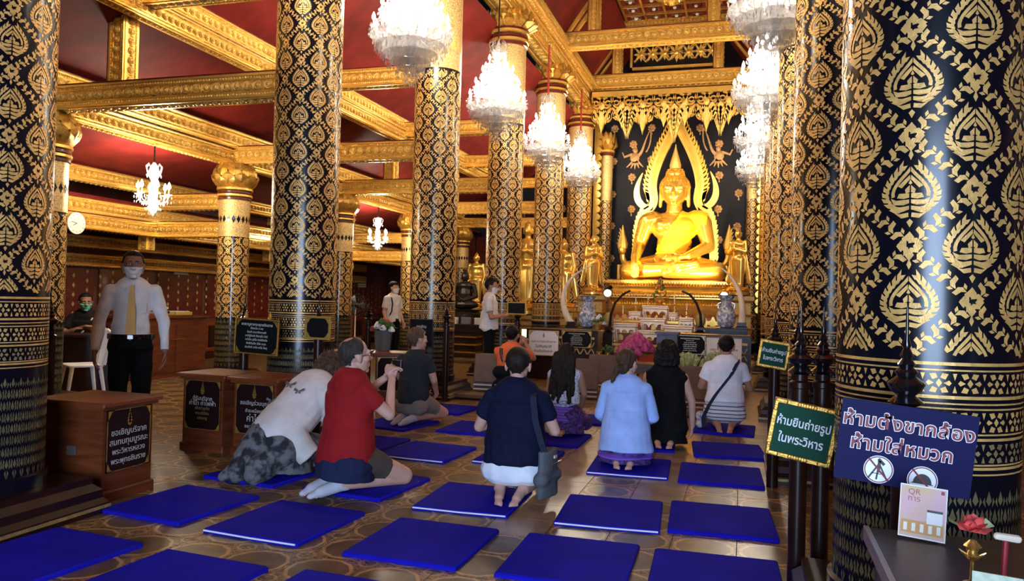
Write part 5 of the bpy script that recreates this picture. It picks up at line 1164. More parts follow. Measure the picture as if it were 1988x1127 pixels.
t = thing('paper_tray', 'yellow tray with papers on the service desk', 'tray', (-9.0, 10.72, 1.001)); b = MB(); b.box(-.15, .15, -.2, .2, 0, .006, 'tray_yellow'); b.box(.144, .15, -.2, .2, 0, .06, 'tray_yellow'); b.box(-.15, -.144, -.2, .2, 0, .06, 'tray_yellow'); b.box(-.15, .15, -.2, -.194, 0, .06, 'tray_yellow'); b.box(-.15, .15, .194, .2, 0, .06, 'tray_yellow'); b.build('tray', t, 0)
MB().box(-.12, .12, -.17, .17, .007, .07, 'paper').build('papers', t, 0)
t = thing('guard_desk', 'dark desk in front of the seated man in black', 'desk', (-8.72, 8.55, 0), .75); MB().add(bbox(-.6, .6, -.25, .25, .74, .78, .006), 'wood_dark').build('top', t); MB().box(-.55, .55, -.20, .20, 0, .74, 'wood_dark').build('body', t, 0)
t = thing('white_chair', 'white plastic chair behind the man with the yellow tie', 'chair', (-8.1, 7.95, 0), rad(150))
MB().add(bbox(-.21, .21, -.20, .20, .41, .44, .01), 'white').build('seat', t)
b = MB(); b.add(tube([(-.21, -.2, .43), (-.21, -.25, .65), (-.19, -.28, .84), (0, -.29, .87), (.19, -.28, .84), (.21, -.25, .65), (.21, -.2, .43)], .022, 8), 'white'); b.add(tube([(0, -.21, .43), (0, -.29, .86)], .05, 6), 'white'); b.build('backrest', t)
for sx in (-1, 1):
    for sy in (-1, 1): MB().add(tube([(sx*.18, sy*.16, .42), (sx*.22, sy*.22, 0)], [.028, .02], 8), 'white').build('leg', t)
mat('fan_grey', (.35, .35, .36), .4)
def fan(label, x, y, h, rz, m='fan_grey', r=.24):
    t = thing('pedestal_fan', label, 'fan', (x, y, 0), rz, 'pedestal fans')
    MB().add(lathe([(.2, 0), (.2, .02), (.05, .06), (.03, .1)], 18), 'black').build('base', t); MB().add(lathe([(.018, .08), (.018, h-.05)], 10), 'white').build('pole', t)
    MB().add(capsule((0, .14, h), (0, .02, h), .07, .06, 12), m).build('motor', t)
    b = MB()
    for k in range(28):
        a_ = 2*PI*k/28; b.add(tube([(.03*math.cos(a_), -.12, h+.03*math.sin(a_)), (r*.7*math.cos(a_), -.11, h+r*.7*math.sin(a_)), (r*math.cos(a_), -.05, h+r*math.sin(a_)), (r*.7*math.cos(a_), .01, h+r*.7*math.sin(a_))], .0035, 4), m)
    for rr, y_ in ((r, -.05), (r*.7, -.11), (r*.4, -.12)): b.add(tube([(rr*math.cos(2*PI*k/24), y_, h+rr*math.sin(2*PI*k/24)) for k in range(25)], .005, 5), m)
    b.build('wire_guard', t); MB().add(ball((0, -.12, h), (.04, .02, .04), 10, 6), m).build('hub', t)
    for k in range(3):
        a_ = 2*PI*k/3; u, w = Vector((math.cos(a_), 0, math.sin(a_))), Vector((-math.sin(a_), 0, math.cos(a_))); o_ = Vector((0, -.05, h))
        q = [o_+u*.04-w*.03, o_+u*.2-w*.09+Vector((0, .03, 0)), o_+u*.21+w*.05-Vector((0, .02, 0)), o_+u*.05+w*.03]
        MB().add(([tuple(p) for p in q]+[tuple(p+Vector((0, .004, 0))) for p in q], [(0, 1, 2, 3), (7, 6, 5, 4), (0, 4, 5, 1), (1, 5, 6, 2), (2, 6, 7, 3), (3, 7, 4, 0)]), 'glassy').build('blade', t)
fan('grey pedestal fan left of the lotus capital column', -8.75, 11.75, 1.28, rad(40)); fan('dark pedestal fan behind the second tall column', -8.3, 15.6, 1.2, rad(40), 'bronze_dark')
p = onX(155, 433, XB+.2); t = thing('wall_clock', 'round white wall clock hung on the carved beam', 'clock', (XB+.115, p.y, p.z), PI/2)
MB().add(lathe([(.13, 0), (.15, .005), (.155, .03), (.14, .035)], 28), 'cream', TR(rx=PI/2)).build('case', t); MB().add(lathe([(.001, .031), (.138, .031), (.138, .033), (.001, .033)], 28), 'white', TR(rx=PI/2)).build('dial', t)
for a_, l_ in ((rad(-118), .07), (rad(-80), .10)): MB().add(ribbon([(0, 0), (l_*math.sin(a_), l_*math.cos(a_))], .004, -.037, -.034), 'ink_dark').build('hand', t, 0)
b = MB(); [b.add(ribbon([(.115*math.sin(k*PI/6), .115*math.cos(k*PI/6)), (.13*math.sin(k*PI/6), .13*math.cos(k*PI/6))], .004, -.036, -.033), 'ink_dark') for k in range(12)]; b.build('hour_marks', t, 0, kind='stuff')
for px, py, w, h, l in ((352, 526, .42, .14, 'grey louvred air vent on the left wall'), (703, 546, .5, .36, 'small grey louvred panel on the far left wall')):
    p = onX(px, py, XW+.05); t = thing('air_vent', l, 'vent', (XW+.03, p.y, p.z), PI/2); MB().box(-w/2, w/2, -.02, 0, -h/2, h/2, 'grey').build('frame', t, 0)
    for k in range(6): MB().box(-w/2+.02, w/2-.02, -.04, -.02, -h/2+h*(k+.3)/6, -h/2+h*(k+.75)/6, 'cream').build('slat', t, 0)
t = thing('wall_cupboard', 'far dark red cupboard against the wall behind the person with a backpack', 'cupboard', (-9.9, 17.4, 0), rad(60)); MB().box(-.45, .45, -.25, .25, 0, .95, 'wood').build('body', t, 0); MB().add(bbox(-.48, .48, -.28, .28, .95, .99, .008), 'wood').build('top', t)
for x in (-.43, .01):
    d_ = MB().box(x, x+.42, -.265, -.25, .08, .88, 'wood').build('door', t, 0); MB().add(ball((x+(.38 if x < 0 else .04), -.275, .5), .014, 8, 5), 'brass').build('knob', d_)
# shop-like counter behind the white polo man
plain_table('dark side table behind the man in the white polo', -6.5, -5.2, 15.6, 16.2, .85)
for k in range(4):
    t = thing('offering_box', ['brown', 'white', 'grey', 'cream'][k]+' offering box on the dark side table', 'box', (-6.35+.3*k, 15.85, .852), .1*k); MB().add(bbox(-.1, .1, -.08, .08, 0, .14+.09*(k == 0), .004), ['wood_brown', 'white', 'grey', 'cream'][k]).build('carton', t); MB().box(-.102, .102, -.02, .02, .13, .143 if k else .233, 'ink_pale').build('tape', t, 0)
# ---------------------------------------------------------------- people
for n, c in dict(skin_tan=(.40, .20, .12), skin_fair=(.60, .33, .24), skin_brown=(.27, .13, .075)).items(): mat(n, c, .55, 0, var=.12, vs=9, sss=.1, bump=.05, bs=150)
for n, c in dict(shirt_white=(.82, .81, .80), polo_white=(.72, .69, .66), tee_white=(.78, .78, .82), tee_red=(.30, .012, .014), tee_navy=(.006, .008, .028), shirt_sky=(.36, .50, .88), tee_grey=(.030, .034, .040), tee_orange=(.80, .16, .05), dress_black=(.006, .006, .007),
                 trousers_black=(.005, .005, .006), shorts_navy=(.016, .022, .06), shorts_white=(.80, .80, .84), shorts_brown=(.09, .065, .05), cap_black=(.008, .008, .009), sock=(.50, .50, .56), skirt_base=(.07, .03, .16), shawl=(.66, .60, .55), strap=(.02, .025, .045), bag_grey=(.10, .11, .12), leggings=(.26, .22, .19), uniform=(.010, .010, .012)).items():
    mat(n, c, .85, 0, var=.18, vs=6, bump=.3, bs=28, spec=.15)
mat('tie', (.70, .42, .06), .5, 0, var=.1, bump=.1); mat('mask_white', (.75, .74, .73), .8); mat('mask_green', (.14, .48, .40), .8); mat('eye_white', (.7, .68, .65), .3); mat('lens', (.1, .1, .1), .1)
for n, c in dict(hair_black=(.010, .008, .007), hair_brown=(.075, .040, .024), hair_dark=(.022, .014, .010), hair_light=(.13, .07, .038), hair_greyed=(.045, .034, .028)).items(): mat(n, c, .5, 0, var=.5, vs=60, stretch=(1, 1, .2), bump=.6, bs=160, spec=.15)
mat('skirt_camo', (.13, .13, .13), .85, c2=(.012, .012, .014), vs=14, thr=(.42, .56), bump=.3, bs=30)
mat('print_top', (.62, .64, .70), .8, c2=(.16, .20, .36), vs=42, thr=(.40, .50))
mat('skirt_print', (.10, .04, .28), .8, c2=(.03, .012, .05), vs=26, thr=(.40, .6))
def stripes(name, c1, c2, axis, freq, w=.5, c3=None):
    m, N, L, P = nt(name); x = NX(m.node_tree); tc = N.new('ShaderNodeTexCoord'); sp = N.new('ShaderNodeSeparateXYZ'); L.new(tc.outputs['Object'], sp.inputs[0])
    f = x.n('FRACT', x.n('ADD', x.n('MULTIPLY', sp.outputs[axis], freq), 50.0)); L.new(x.mix(x.step(f, w-.03, w+.03), c1, c2), P.inputs['Base Color']); P.inputs['Roughness'].default_value = .85; P.inputs['Specular IOR Level'].default_value = .15
stripes('shorts_stripe', (.62, .62, .66), (.09, .08, .13), 2, 24, .72); stripes('skirt_band', (.13, .06, .42), (.24, .12, .52), 2, 30, .6); stripes('strap_band', (.02, .025, .05), (.25, .27, .34), 0, 60, .8)
def V3(*a): return Vector(a)
def hand(wr, d, n, side, curl=.5, spread=.012, L_=1.0):
    """palm and five bent fingers; d = pointing direction, n = palm normal (fingers curl towards n)"""
    d = d.normalized(); n = (n-d*n.dot(d)).normalized(); w = d.cross(n)*side; q = []        # w points to the thumb side
    kn = [wr+d*.088*L_+w*o for o in (.030, .010, -.010, -.028)]
    for k in range(4): q.append(capsule(wr+d*.012+w*(.018-.012*k), kn[k]-d*(.006*abs(k-1)), .014, .012, 8))
    q.append(capsule(wr+d*.03, wr+d*.07, .026, .030, 8, sq=.5, axis=w))
    for k, ln in enumerate((.040, .045, .041, .032)):
        p = kn[k]-d*(.006*abs(k-1)); dd = d.copy()
        for j, f_ in enumerate((1, .68, .52)):
            ang = curl*(1.0 if j == 0 else 1.15); dd = (dd*math.cos(ang)+n*math.sin(ang)).normalized(); nn = (n-dd*n.dot(dd)); n_ = nn.normalized() if nn.length > .1 else n
            p2 = p+dd*ln*f_+w*(spread*(1.5-k)*.25); q.append(capsule(p, p2, .0098-.0008*j, .0092-.0008*j, 8)); p = p2
            d2 = dd; n = n_ if j < 0 else n
    t0 = wr+d*.025+w*.026; t1 = t0+d*.030+w*.024+n*.012; t2 = t1+d*.030+w*(.008-.01*curl)+n*(.010+.015*curl); t3 = t2+d*.022-w*.006*curl+n*.012*curl
    q += [capsule(t0, t1, .015, .012, 8), capsule(t1, t2, .0115, .0105, 8), capsule(t2, t3, .0105, .008, 8)]
    return q
HP = []
def head_parts(T):
    q = [ball((0, -.018, .030), (.077, .094, .086), 18, 12), ball((0, .028, -.030), (.062, .062, .082), 14, 10), ball((0, .036, -.075), (.050, .048, .036), 12, 8), ball((0, .072, -.098), (.022, .018, .018)), capsule((0, .086, .012), (0, .104, -.022), .009, .013, 8), ball((0, .092, -.030), (.020, .013, .010)),
         capsule((-.040, .070, .024), (.040, .070, .024), .015, .015, 8), capsule((-.022, .084, -.056), (.022, .084, -.056), .008, .008, 8), capsule((-.018, .082, -.068), (.018, .082, -.068), .009, .009, 8), ball((-.042, .05, -.022), (.026, .03, .022)), ball((.042, .05, -.022), (.026, .03, .022))]
    for s in (-1, 1): q += [ball((s*.080, -.008, -.006), (.011, .022, .032)), ball((s*.078, -.004, -.034), (.009, .012, .012))]
    return [([tuple(T @ Vector(p)) for p in v], f) for v, f in q]
def flatcone(p0, p1, a, b, n=14, sq=1.0, axis=None): return capsule(p0, p1, a, b, n, True, sq, axis)
class Fig:
    """a figure with joints in metres, facing +Y, standing on z = 0"""
    def __init__(s, label, loc, rz, scale=1.0, skin='skin_tan', build=1.0, group='visitors'):
        s.t = thing('person', label, 'person', loc, rz, group, scale); s.skin = skin; s.b = build; s.q = []; s.S = .182; s.seed = int(abs(hash(label)) % 1000) if False else len(label)*7
    def kneel(s, lean=0.0, side=0.0, tuck=0):
        s.P = V3(0, -.03, .25); a = lean; s.C = s.P+V3(side, math.sin(a)*.445, math.cos(a)*.445); s.up = (s.C-s.P).normalized(); s.N = s.C+s.up*.12+V3(0, .01, 0)
        for k in (-1, 1):
            hip, kn, an = V3(k*.095, -.02, .255), V3(k*.15, .36, .085), V3(k*.085, -.13, .085)
            s.q += [capsule(hip, kn, .098*s.b, .066), capsule(kn, an, .064, .044), ball(kn, .066), capsule(an, V3(k*.075, -.165, .075), .040, .036), capsule(V3(k*.075, -.155, .072), V3(k*.062, -.265, .05), .038, .034, sq=.9), capsule(V3(k*.062, -.265, .05), V3(k*.05, -.325, .032), .032, .022, sq=.6, axis=(1, 0, 0))]
            for j in range(5): s.q.append(capsule((k*(.03+.012*j), -.315+.004*j, .032), (k*(.028+.013*j), -.348+.008*j, .018), .0095, .008, 6))
            s.heel = .1
        return s
    def stand(s, foot=.09):
        s.P = V3(0, 0, .93); s.C = V3(0, -.005, 1.36); s.up = V3(0, 0, 1); s.N = V3(0, .005, 1.48)
        for k in (-1, 1):
            hip, kn, an = V3(k*.09, 0, .90), V3(k*foot, .015, .49), V3(k*foot, -.02, .08)
            s.q += [capsule(hip, kn, .088, .058), capsule(kn, an, .056, .038), capsule(an+V3(0, -.02, -.035), V3(k*(foot+.02), .15, .03), .036, .03)]
        return s
    def trunk(s, extra=0.0):
        P, C, b = s.P, s.C, s.b; M_ = (P+C)/2; e = extra
        return [capsule(P-V3(.075, 0, 0), P+V3(.075, 0, 0), .108*b+e, .108*b+e, 14), capsule(P, M_, .135*b+e, .128*b+e, 16, sq=.78, axis=(1, 0, 0)), capsule(M_, C, .130*b+e, .155*b+e, 16, sq=.68, axis=(1, 0, 0)), capsule(C+V3(-s.S+.03, 0, .02), C+V3(s.S-.03, 0, .02), .062+e, .062+e, 12), capsule(C+V3(-.08, 0, .035), C+V3(.08, 0, .035), .052+e, .052+e, 12)]
    def body(s, arms, head=(0, 0), voxel=.0075, ratio=.45, hands=(.45, .45), hdir=(None, None), pn=(None, None)):
        s.q += s.trunk(); s.sh = {}; s.arms = arms
        s.q.append(capsule(s.C+s.up*.04, s.N+s.up*.06, .064, .056)); s.Hc = s.N+s.up*.147+V3(0, .022, 0)
        s.HT = Matrix.Translation(s.Hc) @ Matrix.Rotation(rad(head[0]), 4, 'Z') @ Matrix.Rotation(rad(head[1]), 4, 'X') @ Matrix.Diagonal((1.12, 1.12, 1.12, 1)); s.q += head_parts(s.HT)
        for i, k in enumerate((-1, 1)):
            sh = s.C+V3(k*s.S, 0, .025); el, wr = (Vector(p) for p in arms[i]); s.sh[k] = (sh, el, wr)
            s.q += [capsule(sh, el, .052*s.b**.5, .040), capsule(el, wr, .040, .027)]
            d = Vector(hdir[i]) if hdir[i] else (wr-el); n = Vector(pn[i]) if pn[i] else V3(-k, .2, 0); s.q += hand(wr, d, n, k if pn[i] is None else k*1, hands[i])
        s.me = blob('body', s.q, voxel, s.skin, 2, ratio); s.bo = link('body', s.me, s.t); return s
    def cloth(s, name, parts, m, voxel=.011, wob=.0034, wf=13, label=None, smooth=4):
        return link(name, blob(name, parts, voxel, m, smooth, .6, wob, wf, s.seed+len(name)), s.t, label=label)
    def shirt(s, m, sleeve=.55, hem=.10, extra=.020, name='shirt', loose=1.0, long=False, label=None):
        q = s.trunk(extra); b = s.b; low = s.P-s.up*hem
        if hem <= -.5: q = q[2:]+[capsule(s.P+s.up*.13, (s.P+s.C)/2, .140*b+extra, .132*b+extra, 16, sq=.78, axis=(1, 0, 0)), flatcone(s.P+s.up*.02, s.P+s.up*.16, .150*b+extra*.5, .142*b+extra, 18, .80, (1, 0, 0))]
        if hem > -.5: q.append(flatcone(low-V3(0, .012, 0), s.P+s.up*.26, (.196*b+extra-.008)*loose, .165*b+extra, 20, .80, (1, 0, 0))); q.append(flatcone(s.P+s.up*.24, s.C+s.up*.0, .164*b+extra, .170*b+extra, 20, .72, (1, 0, 0)))
        q.append(capsule(s.C+s.up*.025, s.C+s.up*.066, .074, .062))
        for k in (-1, 1):
            sh, el, wr = s.sh[k]
            if long: q += [capsule(sh, el, .068, .056), flatcone(el, el+(wr-el)*.96, .056, .040), ball(el, .056)]
            elif sleeve: q += [flatcone(sh, sh+(el-sh)*sleeve, .066, .068), ball(sh, .068)]
        return s.cloth(name, q, m, label=label)
    def legwear(s, m, kind='trousers', label=None):
        q = [capsule(s.P-V3(.085, 0, .0), s.P+V3(.085, 0, 0), .125*s.b, .125*s.b, 14)]
        if kind == 'trousers':
            q = [capsule(s.P-V3(.065, 0, .04), s.P+V3(.065, 0, -.04), .122*s.b, .122*s.b, 14)]
            q.append(flatcone((0, 0, .86), (0, 0, 1.00), .188*s.b, .180*s.b, 18, .84, (1, 0, 0)))
            for k in (-1, 1): q += [capsule((k*.09, 0, .90), (k*.093, .012, .5), .105, .078), flatcone((k*.093, .012, .5), (k*.095, -.01, .035), .078, .072), ball((k*.093, .012, .5), .078)]
        else:                                     # kneeling shorts or skirt
            f_ = .62 if kind == 'shorts' else 1.0
            for k in (-1, 1): a, b_ = V3(k*.095, -.02, .25), V3(k*.15, .36, .085); q += [ball(a+V3(0, -.05, -.045), (.135*s.b, .135, .115)), ball((0, -.075, .195), (.19*s.b, .13, .11)), flatcone(a, a+(b_-a)*f_, .122*s.b, .092)]
            if kind == 'skirt': q += [ball((0, .12, .17), (.25, .32, .12), 16, 10), flatcone((0, -.02, .02), (0, 0, .22), .25, .19, 18, 1.05, (1, 0, 0))]
        return s.cloth('shorts' if kind == 'shorts' else kind, q, m, label=label)
    def hair(s, m, test, push=.010, label=None):
        I = s.HT.inverted()
        def tst(c, n): p = I @ c; return p.length < .17 and test(p)
        return link('hair', shell(s.me, tst, push, m, 'hair'), s.t, label=label)
    def hairblob(s, m, parts, voxel=.009, wob=.002):
        q = [([tuple(s.HT @ Vector(p)) for p in v], f) for v, f in parts]
        return link('hair', blob('hair', q, voxel, m, 2, .6, wob, 60, 3), s.t)
    def face(s, mask=None, glasses=False, brow='hair_black'):
        b = MB()
        for k in (-1, 1):
            b.add(ball((k*.031, .0785, .004), (.0125, .0085, .0065), 8, 6), 'eye_white', s.HT); b.add(ball((k*.031, .0850, .004), (.0055, .0035, .0055), 8, 6), 'black', s.HT)
        b.build('eyes', s.t); b = MB()
        for k in (-1, 1): b.add(capsule((k*.046, .078, .026), (k*.016, .087, .029), .0030, .0038, 6), brow, s.HT)
        b.build('eyebrows', s.t)
        if mask:
            I = s.HT.inverted()
            link('face_mask', shell(s.me, lambda c, n: (lambda p: -.106 < p.z < -.016 and p.y > .020 and p.length < .15 and abs(p.x) < .068)(I @ c), .007, mask, 'face_mask'), s.t)
            b = MB()
            for k in (-1, 1): b.add(tube([s.HT @ V3(k*.064, .03, -.02), s.HT @ V3(k*.086, -.02, .012), s.HT @ V3(k*.066, .03, -.07)], .0022, 5), mask)
            b.build('mask_loops', s.t)
        if glasses:
            b = MB()
            for k in (-1, 1):
                b.add(tube([s.HT @ V3(k*(.032+.022*math.cos(2*PI*j/12)), .100, .002+.016*math.sin(2*PI*j/12)) for j in range(13)], .002, 5), 'black'); b.add(tube([s.HT @ V3(k*.054, .098, .004), s.HT @ V3(k*.078, .05, .006), s.HT @ V3(k*.084, -.02, .0)], .0022, 5), 'black')
            b.build('glasses', s.t)
short = lambda p: (p.z > .072 and p.y > .03) or (p.y <= .03 and p.z > -.008+max(0, p.y)*2.2 and not (abs(p.x) > .072 and p.z < .012)) or (p.y < -.045 and p.z > -.062)
NECKLOW = lambda p: p.y < -.04 and p.z > -.075
def seiza_arms(x=.20, fz=.36): return (((-x-.03, .02, fz+.14), (-x+.06, .20, fz-.04)), ((x+.03, .02, fz+.14), (x-.06, .20, fz-.04)))
def wai(z=.62): return (((-.25, .06, z-.12), (-.03, .25, z)), ((.25, .06, z-.12), (.03, .25, z)))
# 1 man in the navy shirt, seen from behind
f = Fig('man kneeling in a navy t-shirt and white shorts, seen from behind', (-1.50, 5.22, .026), rad(6), .955, 'skin_fair', 1.14).kneel(.03).body(((-.285, .02, .50), (-.10, .27, .52)) and (((-.285, .03, .49), (-.12, .27, .50)), ((.285, .03, .49), (.12, .27, .50))), (0, -8))
f.legwear('shorts_white', 'shorts'); f.shirt('tee_navy', .62, -.005); f.hair('hair_dark', short, .007); f.face()
# shoulder bag of the navy man
t = thing('shoulder_bag', 'grey shoulder bag hanging at the right side of the navy shirted man', 'bag', (-1.50+.245, 5.10, .05), rad(80))
link('pouch', blob('pouch', [capsule((-.11, 0, .06), (.11, 0, .06), .05, .05, sq=.55, axis=(1, 0, 0)), capsule((-.12, 0, .16), (.12, 0, .16), .05, .05), flatcone((0, 0, .03), (0, 0, .34), .14, .13, 14, .32, (1, 0, 0))], .010, 'bag_grey', 3, .6, .003), t)
MB().box(-.12, .12, -.052, -.046, .25, .258, 'metal_trim').build('zip', t, 0); MB().box(-.02, .02, -.058, -.05, .29, .31, 'ivory').build('buckle', t, 0)
t.location = (-1.24, 5.12, .05)
P = [V3(*p)-V3(-1.24, 5.12, .05) for p in ((-1.37, 5.22, .785), (-1.35, 5.10, .75), (-1.31, 5.02, .60), (-1.26, 5.01, .45), (-1.235, 5.06, .34))]; R_ = Matrix.Rotation(rad(-80), 4, 'Z'); q = []
for p in P: q += [tuple(R_ @ (p+V3(dx, dy, 0))) for dx, dy in ((-.022, -.006), (.022, -.006), (.022, .006), (-.022, .006))]
MB().add((q, [(4*i+j, 4*i+(j+1) % 4, 4*i+4+(j+1) % 4, 4*i+4+j) for i in range(len(P)-1) for j in range(4)]+[(3, 2, 1, 0), (16, 17, 18, 19)]), 'strap').build('strap', t, 20)
# 2 man in red photographing
f = Fig('man kneeling in a red t-shirt and glasses raising a camera', (-2.62, 4.92, .026), rad(-28), .99, 'skin_fair', 1.14).kneel(.02).body((((-.235, .16, .60), (-.035, .30, .78)), ((.265, .13, .56), (.055, .30, .79))), (-12, 2), hands=(.75, .75), hdir=((.35, .35, .75), (-.30, .35, .8)), pn=((.8, .45, 0), (-.8, .45, 0)))
f.legwear('shorts_brown', 'shorts'); f.shirt('tee_red', .58, .05); f.face(glasses=True, brow='hair_brown')
f.hair('hair_greyed', lambda p: short(p) and not (p.z > .055 and p.y > .028) and (p-V3(0, -.055, .112)).length > .034, .006)
b = [capsule((k*.075, -.155, .072), (k*.058, -.30, .045), .046, .040) for k in (-1, 1)]
for k in (-1, 1):
    link('sock', blob('sock', [capsule((k*.085, -.09, .08), (k*.075, -.165, .075), .049, .046), capsule((k*.075, -.155, .072), (k*.060, -.28, .046), .046, .040), capsule((k*.060, -.27, .046), (k*.052, -.345, .028), .040, .030, sq=.7, axis=(1, 0, 0))], .010, 'sock', 3, .6), f.t)
f.cloth('shorts_seat', [ball((-.10, -.06, .20), (.155, .155, .13)), ball((.10, -.06, .20), (.155, .155, .13)), flatcone((0, -.05, .10), (0, -.04, .24), .235, .235, 20, .82, (1, 0, 0))], 'shorts_navy')
M_ = Matrix.Translation((-2.62, 4.92, .026)) @ Matrix.Rotation(rad(-28), 4, 'Z') @ Matrix.Diagonal((.99,)*3+(1,)); p = M_ @ V3(.005, .385, .885)
t = thing('camera', 'small black camera held up by the man in red', 'camera', p, rad(-28)); MB().add(bbox(-.055, .055, -.012, .012, -.032, .032, .004), 'black').build('case', t); MB().add(lathe([(.020, 0), (.020, .018), (.015, .020)], 14), 'metal_trim', TR(0, .012, 0, rx=-PI/2)).build('camera_lens', t)
# 3 bowing woman with the shawl
f = Fig('woman bowing low in a white shawl and dark patterned skirt', (-3.36, 5.22, .026), rad(-14), 1.0, 'skin_fair', 1.12).kneel(.78).body((((-.30, .22, .32), (-.34, .12, .07)), ((.26, .42, .34), (.20, .52, .07))), (0, -38), hdir=((0, .2, -1), (0, .6, -.6)), pn=((.3, .9, 0), (-.3, .3, -.8)))
f.legwear('skirt_camo', 'skirt'); f.cloth('skirt_train', [capsule((-.05, -.12, .22), (-.10, -.34, .05), .20, .09), capsule((.08, -.12, .2), (.04, -.30, .06), .16, .10), capsule((-.12, -.34, .05), (-.16, -.42, .03), .08, .04)], 'skirt_camo', wob=.004)
sh_, Lw = f.C, f.up
f.cloth('shawl', [capsule(f.P+V3(0, -.03, .07), f.C+V3(0, 0, .02), .205, .215, 16, sq=.85, axis=(1, 0, 0)), capsule(f.C+V3(-.17, 0, 0), f.C+V3(.17, 0, 0), .12, .12), capsule(f.C+V3(0, .02, .02), f.N, .13, .10), flatcone(f.C+V3(-.17, -.02, 0), (-.33, .10, .13), .11, .12, 14, .9), flatcone(f.C+V3(.17, 0, 0), (.25, .42, .16), .11, .10, 14, .9), flatcone(f.P+V3(-.12, -.02, .05), (-.28, -.02, .16), .13, .12), flatcone(f.P+V3(.12, -.02, .05), (.24, .04, .14), .12, .10)], 'shawl', .013, .004, 11)
for i, (dx, dz, s_) in enumerate(((-.03, .27, 1.0), (.10, .22, .8), (-.12, .10, .8))):    # printed butterflies
    c = f.P+f.up*(dz+.10)+V3(dx, -.13-.02*(dz > .2), .16); b = MB()
    for k in (-1, 1): b.add(([(0, 0, -.004), (k*.05*s_, .0, .028*s_), (k*.055*s_, 0, -.002), (k*.02*s_, 0, -.012)], [(0, 1, 2, 3)]), 'bag_grey', TR(c.x, c.y, c.z, rx=rad(-38), rz=.3*i)); b.add(([(0, 0, -.008), (k*.02*s_, 0, -.014), (k*.035*s_, 0, -.035*s_), (k*.01*s_, 0, -.028)], [(0, 1, 2, 3)]), 'bag_grey', TR(c.x, c.y, c.z, rx=rad(-38), rz=.3*i))
    b.build('butterfly_print', f.t, 0, kind='stuff')
f.hairblob('hair_brown', [ball((0, -.03, .03), (.098, .11, .10)), ball((0, -.08, -.02), (.09, .07, .10)), ball((.05, .0, .02), (.07, .09, .10)), ball((-.05, .0, .02), (.07, .09, .10)), capsule((.06, .02, 0), (.07, .06, -.14), .05, .04), capsule((-.06, .02, 0), (-.07, .06, -.14), .05, .04)], wob=.006)
# 4 person in the dark grey shirt
f = Fig('person with short light brown hair kneeling in a dark grey t-shirt', (-3.42, 7.86, .026), rad(-12), .95, 'skin_fair').kneel(.02).body((((-.24, .02, .50), (-.12, .22, .36)), ((.24, .02, .50), (.14, .22, .34))), (-26, 0))
f.legwear('leggings', 'shorts'); f.shirt('tee_grey', .6, .02); f.hair('hair_light', lambda p: short(p) or NECKLOW(p), .016); f.face(glasses=False, brow='hair_brown')
for k in (-1, 1): link('sock', blob('sock', [capsule((k*.085, -.09, .08), (k*.075, -.165, .075), .049, .046), capsule((k*.075, -.155, .072), (k*.060, -.28, .046), .046, .040), capsule((k*.060, -.27, .046), (k*.052, -.345, .028), .040, .030, sq=.7, axis=(1, 0, 0))], .010, 'sock', 3, .6), f.t)
# 5 person in orange with a phone
f = Fig('person kneeling in an orange shirt holding up a phone', (-2.92, 9.85, 0), rad(4), .98, 'skin_tan', 1.04).kneel(.02).body((((-.20, .20, .60), (.03, .36, .80)), ((.27, .18, .64), (.13, .34, .82))), (-4, 4), hands=(.8, .8), hdir=((.4, .1, .9), (-.2, .1, .95)), pn=((.8, .5, 0), (-.8, .5, 0)))
f.legwear('shorts_brown', 'shorts'); f.shirt('tee_orange', .62, .10); f.hair('hair_black', short, .006); f.face()
b = MB()
for k in (-1, 1): b.add(ribbon([(k*.05, .54), (k*.09, .64), (k*.115, .73), (k*.11, .78)], .022, -.150, -.140), 'strap'); b.add(ribbon([(k*.05, .54), (k*.09, .64), (k*.115, .73), (k*.11, .78)], .008, -.154, -.150), 'pad_brown')
b.build('backpack_straps', f.t, 0)
t = thing('backpack', 'dark backpack on the back of the person in orange', 'backpack', (-2.95, 9.60, .20), rad(4)); link('pack', blob('pack', [capsule((-.06, 0, .08), (.06, 0, .08), .09, .09), capsule((-.06, 0, .26), (.06, 0, .26), .085, .08)], .012, 'cap_black', 3, .6), t); MB().box(-.09, .09, -.10, -.092, .10, .108, 'metal_trim').build('zip', t, 0)
M_ = Matrix.Translation((-2.92, 9.85, 0)) @ Matrix.Rotation(rad(4), 4, 'Z') @ Matrix.Diagonal((.98,)*3+(1,)); p = M_ @ V3(.085, .40, .95)
mat('screen', (.55, .75, .45), .3, emit=1.2)
t = thing('smartphone', 'smartphone with a lit screen held up by the person in orange', 'phone', p, rad(4)); MB().add(bbox(-.038, .038, -.005, .005, -.08, .08, .004), 'black').build('case', t); MB().box(-.034, .034, -.0065, -.005, -.072, .072, 'screen').build('display', t, 0)
# 6 long haired woman
f = Fig('woman with very long dark hair sitting in a printed top and purple skirt', (-1.74, 7.90, .026), rad(-8), .85, 'skin_tan', .98).kneel(.0).body(seiza_arms(), (0, -6))
f.legwear('skirt_print', 'skirt'); f.shirt('print_top', 0, -.12, .014, 'top'); f.cloth('waist_band', [flatcone((0, -.03, .10), (0, -.02, .34), .225, .165, 18, .9, (1, 0, 0)), ball((0, -.06, .18), (.22, .17, .12))], 'skirt_band', wob=.003)
q = [ball((0, -.025, .035), (.092, .108, .098)), ball((0, -.05, -.05), (.10, .08, .10))]
for k in range(9): x = -.13+.0325*k; q.append(capsule((x*.6, -.06-.03*math.cos(x*9), -.02), (x*1.05+.02*math.sin(k*2.3), -.10+.01*math.cos(k), -.42-.03*((k*5) % 4)), .052, .024))
f.hairblob('hair_dark', q, .009, .003)
